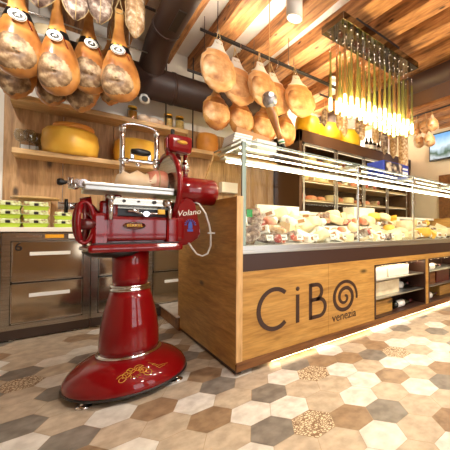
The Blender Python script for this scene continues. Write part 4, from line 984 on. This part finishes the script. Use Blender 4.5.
# housing below
bm = BM(); prism(bm, [(.545, .795), (.632, .81), (.70, .86), (.705, .90), (.665, 1.10), (.60, 1.12), (.545, 1.06)], 2.11, 2.30); bmesh.ops.bevel(bm, geom=bm.edges[:], offset=.014, segments=3, affect='EDGES'); hs = sp_('gear_housing', bm, 'red')
sp_('side_script', text_bm('Volano', .052, at_front(.625, 2.108, 1.018, Matrix.Rotation(-.16, 4, 'Y')), .001, .35), 'paper', hs)
M['bluepaint'] = mat('pale_blue_emblem', (60, 92, 190), .4)
bm = BM(); 
for k in range(9):
    a = PI*k/8; tube(bm, [(.635+.022*math.cos(a), 2.108, .94+.022*math.sin(a)), (.635+.036*math.cos(a), 2.108, .94+.036*math.sin(a))], .003, 6)
box(bm, (.618, 2.107, .895), (.652, 2.11, .91)); box(bm, (.622, 2.107, .914), (.648, 2.11, .945), .001); ball(bm, (.635, 2.109, .95), .012, (1, .2, 1), 10); sp_('blue_emblem', bm, 'bluepaint', hs)
# sharpener head
bm = BM(); box(bm, (.503, 2.12, 1.412), (.652, 2.26, 1.528), .03); hd = sp_('sharpener_box', bm, 'red')
bm = BM(); lathe(bm, [(.001, 2.117), (.032, 2.117), (.032, 2.12)], (.585, 0, 1.478), 'Y', 20, 1, .4); sp_('badge', bm, 'gold', hd)
bm = BM(); cyl(bm, (.545, 2.19, 1.52), (.545, 2.19, 1.57), .012); sp_('sharpener_knob', bm, 'black', hd)
bm = BM(); box(bm, (.496, 2.14, 1.43), (.508, 2.2, 1.50), .004); tube(bm, [(.515, 2.17, 1.44), (.515, 2.18, 1.39)], .014, 12); sp_('pivot_arm', bm, 'red', hd)
bm = BM(); cyl(bm, (.575, 2.18, 1.25), (.575, 2.18, 1.435), .013); cyl(bm, (.625, 2.19, 1.25), (.625, 2.19, 1.435), .015); cyl(bm, (.625, 2.19, 1.30), (.625, 2.19, 1.36), .024); cyl(bm, (.575, 2.18, 1.33), (.575, 2.18, 1.39), .02); sp_('sharpener_post', bm, 'chrome')
# power cable
bm = BM(); cab = [(.665, 2.16, 1.10), (.70, 2.14, 1.08), (.735, 2.12, 1.02), (.757, 2.11, .94), (.765, 2.1, .88), (.765, 2.1, .80), (.745, 2.1, .745), (.71, 2.1, .73), (.675, 2.1, .745), (.645, 2.1, .785), (.63, 2.12, .82)]
tube(bm, cab, .006, 8); sp_('power_cable', bm, 'whitecable')
bm = BM(); box(bm, (.745, 2.09, .878), (.79, 2.11, .89), .002); sp_('cable_tag', bm, 'whitecable')
bxt('paper_note', (.50, 2.30, .765), (.60, 2.302, .785), M['paper'], 'x', 'note') if False else None
# ham piece on the carriage
t = thing('ham_piece', 'boned ham piece with pink round cut end clamped on the slicer carriage', 'ham', (.4, 2.2, 1.155))
bm = BM()
prof = [(.235, .012), (.25, .04), (.28, .056), (.31, .046), (.35, .058), (.39, .052), (.44, .064)]
rings(bm, [[(x, 2.20+r*1.2*math.cos(a)*(1+.13*math.sin(3*a+x*40)), 1.155+r*.98+r*math.sin(a)*(1+.09*math.sin(2*a+x*50))) for a in [2*PI*k/22 for k in range(22)]] for x, r in prof]); obj('fat_side', bm, M['fat'], t)
bm = BM(); rings(bm, [[(x, 2.20+r*1.2*math.cos(a), 1.155+r+r*math.sin(a)) for a in [2*PI*k/22 for k in range(22)]] for x, r in ((.405, .058), (.44, .065), (.49, .067), (.508, .063))]); obj('lean_end', bm, M['meat'], t)
bm = BM(); tube(bm, [(.46, 2.20+.081*math.cos(a), 1.221+.069*math.sin(a)) for a in [2*PI*k/24 for k in range(24)]], .003, 6, True); obj('string', bm, M['cord'], t)

# ------------------------------------------------------------------ ceiling spotlights
def spotlight(x, y, z, label, target, power, big=False):
    t = thing('ceiling_spotlight', label, 'spotlight', (x, y, 2.98), 'white cylinder spotlights on the beams')
    d = (Vector(target)-Vector((x, y, z))).normalized()
    r = .066 if big else .045; a = Vector((x, y, z))
    bm = BM(); cyl(bm, a-d*.09, a+d*.09, r, seg=28); obj('shade', bm, M['white'], t)
    bm = BM(); cyl(bm, a+d*.088, a+d*.0915, r*.8, seg=24); obj('lens', bm, M['spotface'], t)
    bm = BM(); cyl(bm, (x, y, z+.03), (x, y, 2.98), .012, seg=10); cyl(bm, (x, y, 2.955), (x, y, 2.98), .045, seg=20); obj('stem', bm, M['white'], t)
    ld = bpy.data.lights.new('spot', 'SPOT'); ld.energy = power; ld.spot_size = math.radians(95); ld.spot_blend = .7; ld.shadow_soft_size = .045; ld.color = (1, .93, .83)
    lo = bpy.data.objects.new('spot_lamp', ld); COL.objects.link(lo); lo.location = a+d*.11; lo.rotation_euler = d.to_track_quat('-Z', 'Y').to_euler()
spotlight(1.38, 2.0, 2.72, 'white cylinder spotlight in front of the ham rail', (1.6, 2.3, 0), 22, True)
spotlight(.12, 1.5, 2.80, 'white cylinder spotlight aimed at the tagged hams', (.1, 3.3, 1.9), 85)
spotlight(.45, .5, 2.85, 'white cylinder spotlight over the open floor left of the viewer', (.5, 2.6, .6), 60)
spotlight(1.9, .6, 2.85, 'white cylinder spotlight over the floor before the lettering', (1.5, 1.2, 0), 95)
spotlight(3.2, .6, 2.85, 'white cylinder spotlight over the floor before the far niche', (2.9, 1.2, 0), 105)
spotlight(-.6, 2.3, 2.85, 'white cylinder spotlight left of the tagged hams', (0, 4.1, 1.5), 60)
spotlight(2.7, 3.0, 2.85, 'white cylinder spotlight over the yellow cheese wheels', (3.2, 3.6, 2.2), 45)
spotlight(4.4, 1.3, 2.85, 'white cylinder spotlight near the far hams', (5.0, 2.6, 2.0), 80)
def pendant(x, y, z, label):  # glowing globes added out of view to brighten the ceiling
    t = thing('added_globe', label, 'pendant lamp', (x, y, 2.98), 'added fill globes near the shop windows')
    bm = BM(); ball(bm, (x, y, z), .13, seg=32); obj('globe', bm, M['globe'], t)
    bm = BM(); cyl(bm, (x, y, z+.12), (x, y, z+.17), .03); cyl(bm, (x, y, z+.16), (x, y, 2.98), .004, seg=8); obj('stem', bm, M['iron'], t)
M['globe'] = emit('added_globe_glow', (255, 241, 222), 36)  # emission for the added fill globes
pendant(1.2, -.5, 2.35, 'added out-of-view fill globe in the middle of the shop front')
pendant(2.2, .55, 2.35, 'added out-of-view fill globe over the customer floor before the lettering')
pendant(3.6, .8, 2.35, 'added out-of-view fill globe nearest the far wall')
# chandelier glow as real lamps among the rods
for x in (2.05, 2.45, 2.85):
    ld = bpy.data.lights.new('glow', 'POINT'); ld.energy = 16; ld.color = (1, .80, .48); ld.shadow_soft_size = .05
    lo = bpy.data.objects.new('chandelier_lamp', ld); COL.objects.link(lo); lo.location = (x, 2.05, 2.03)

# ------------------------------------------------------------------ world, camera
w = bpy.data.worlds.new('World'); SC.world = w; SC.cycles.transparent_max_bounces = 24; w.use_nodes = True
w.node_tree.nodes['Background'].inputs[0].default_value = (.95, .97, 1, 1); w.node_tree.nodes['Background'].inputs[1].default_value = 3.0
cd = bpy.data.cameras.new('Camera'); cam = bpy.data.objects.new('Camera', cd); COL.objects.link(cam); SC.camera = cam
A_, P2 = math.radians(47.1), math.radians(1.1)
cam.location = (0, 0, .9)
cam.rotation_euler = (PI/2+P2, 0, A_-PI/2)
cd.sensor_width = 36; cd.lens = 24; cd.shift_x = -.25; cd.clip_start = .05
vs = SC.view_settings; vs.view_transform = 'Standard'; vs.look = 'None'; vs.gamma = 1; vs.exposure = .44; vs.use_curve_mapping = False
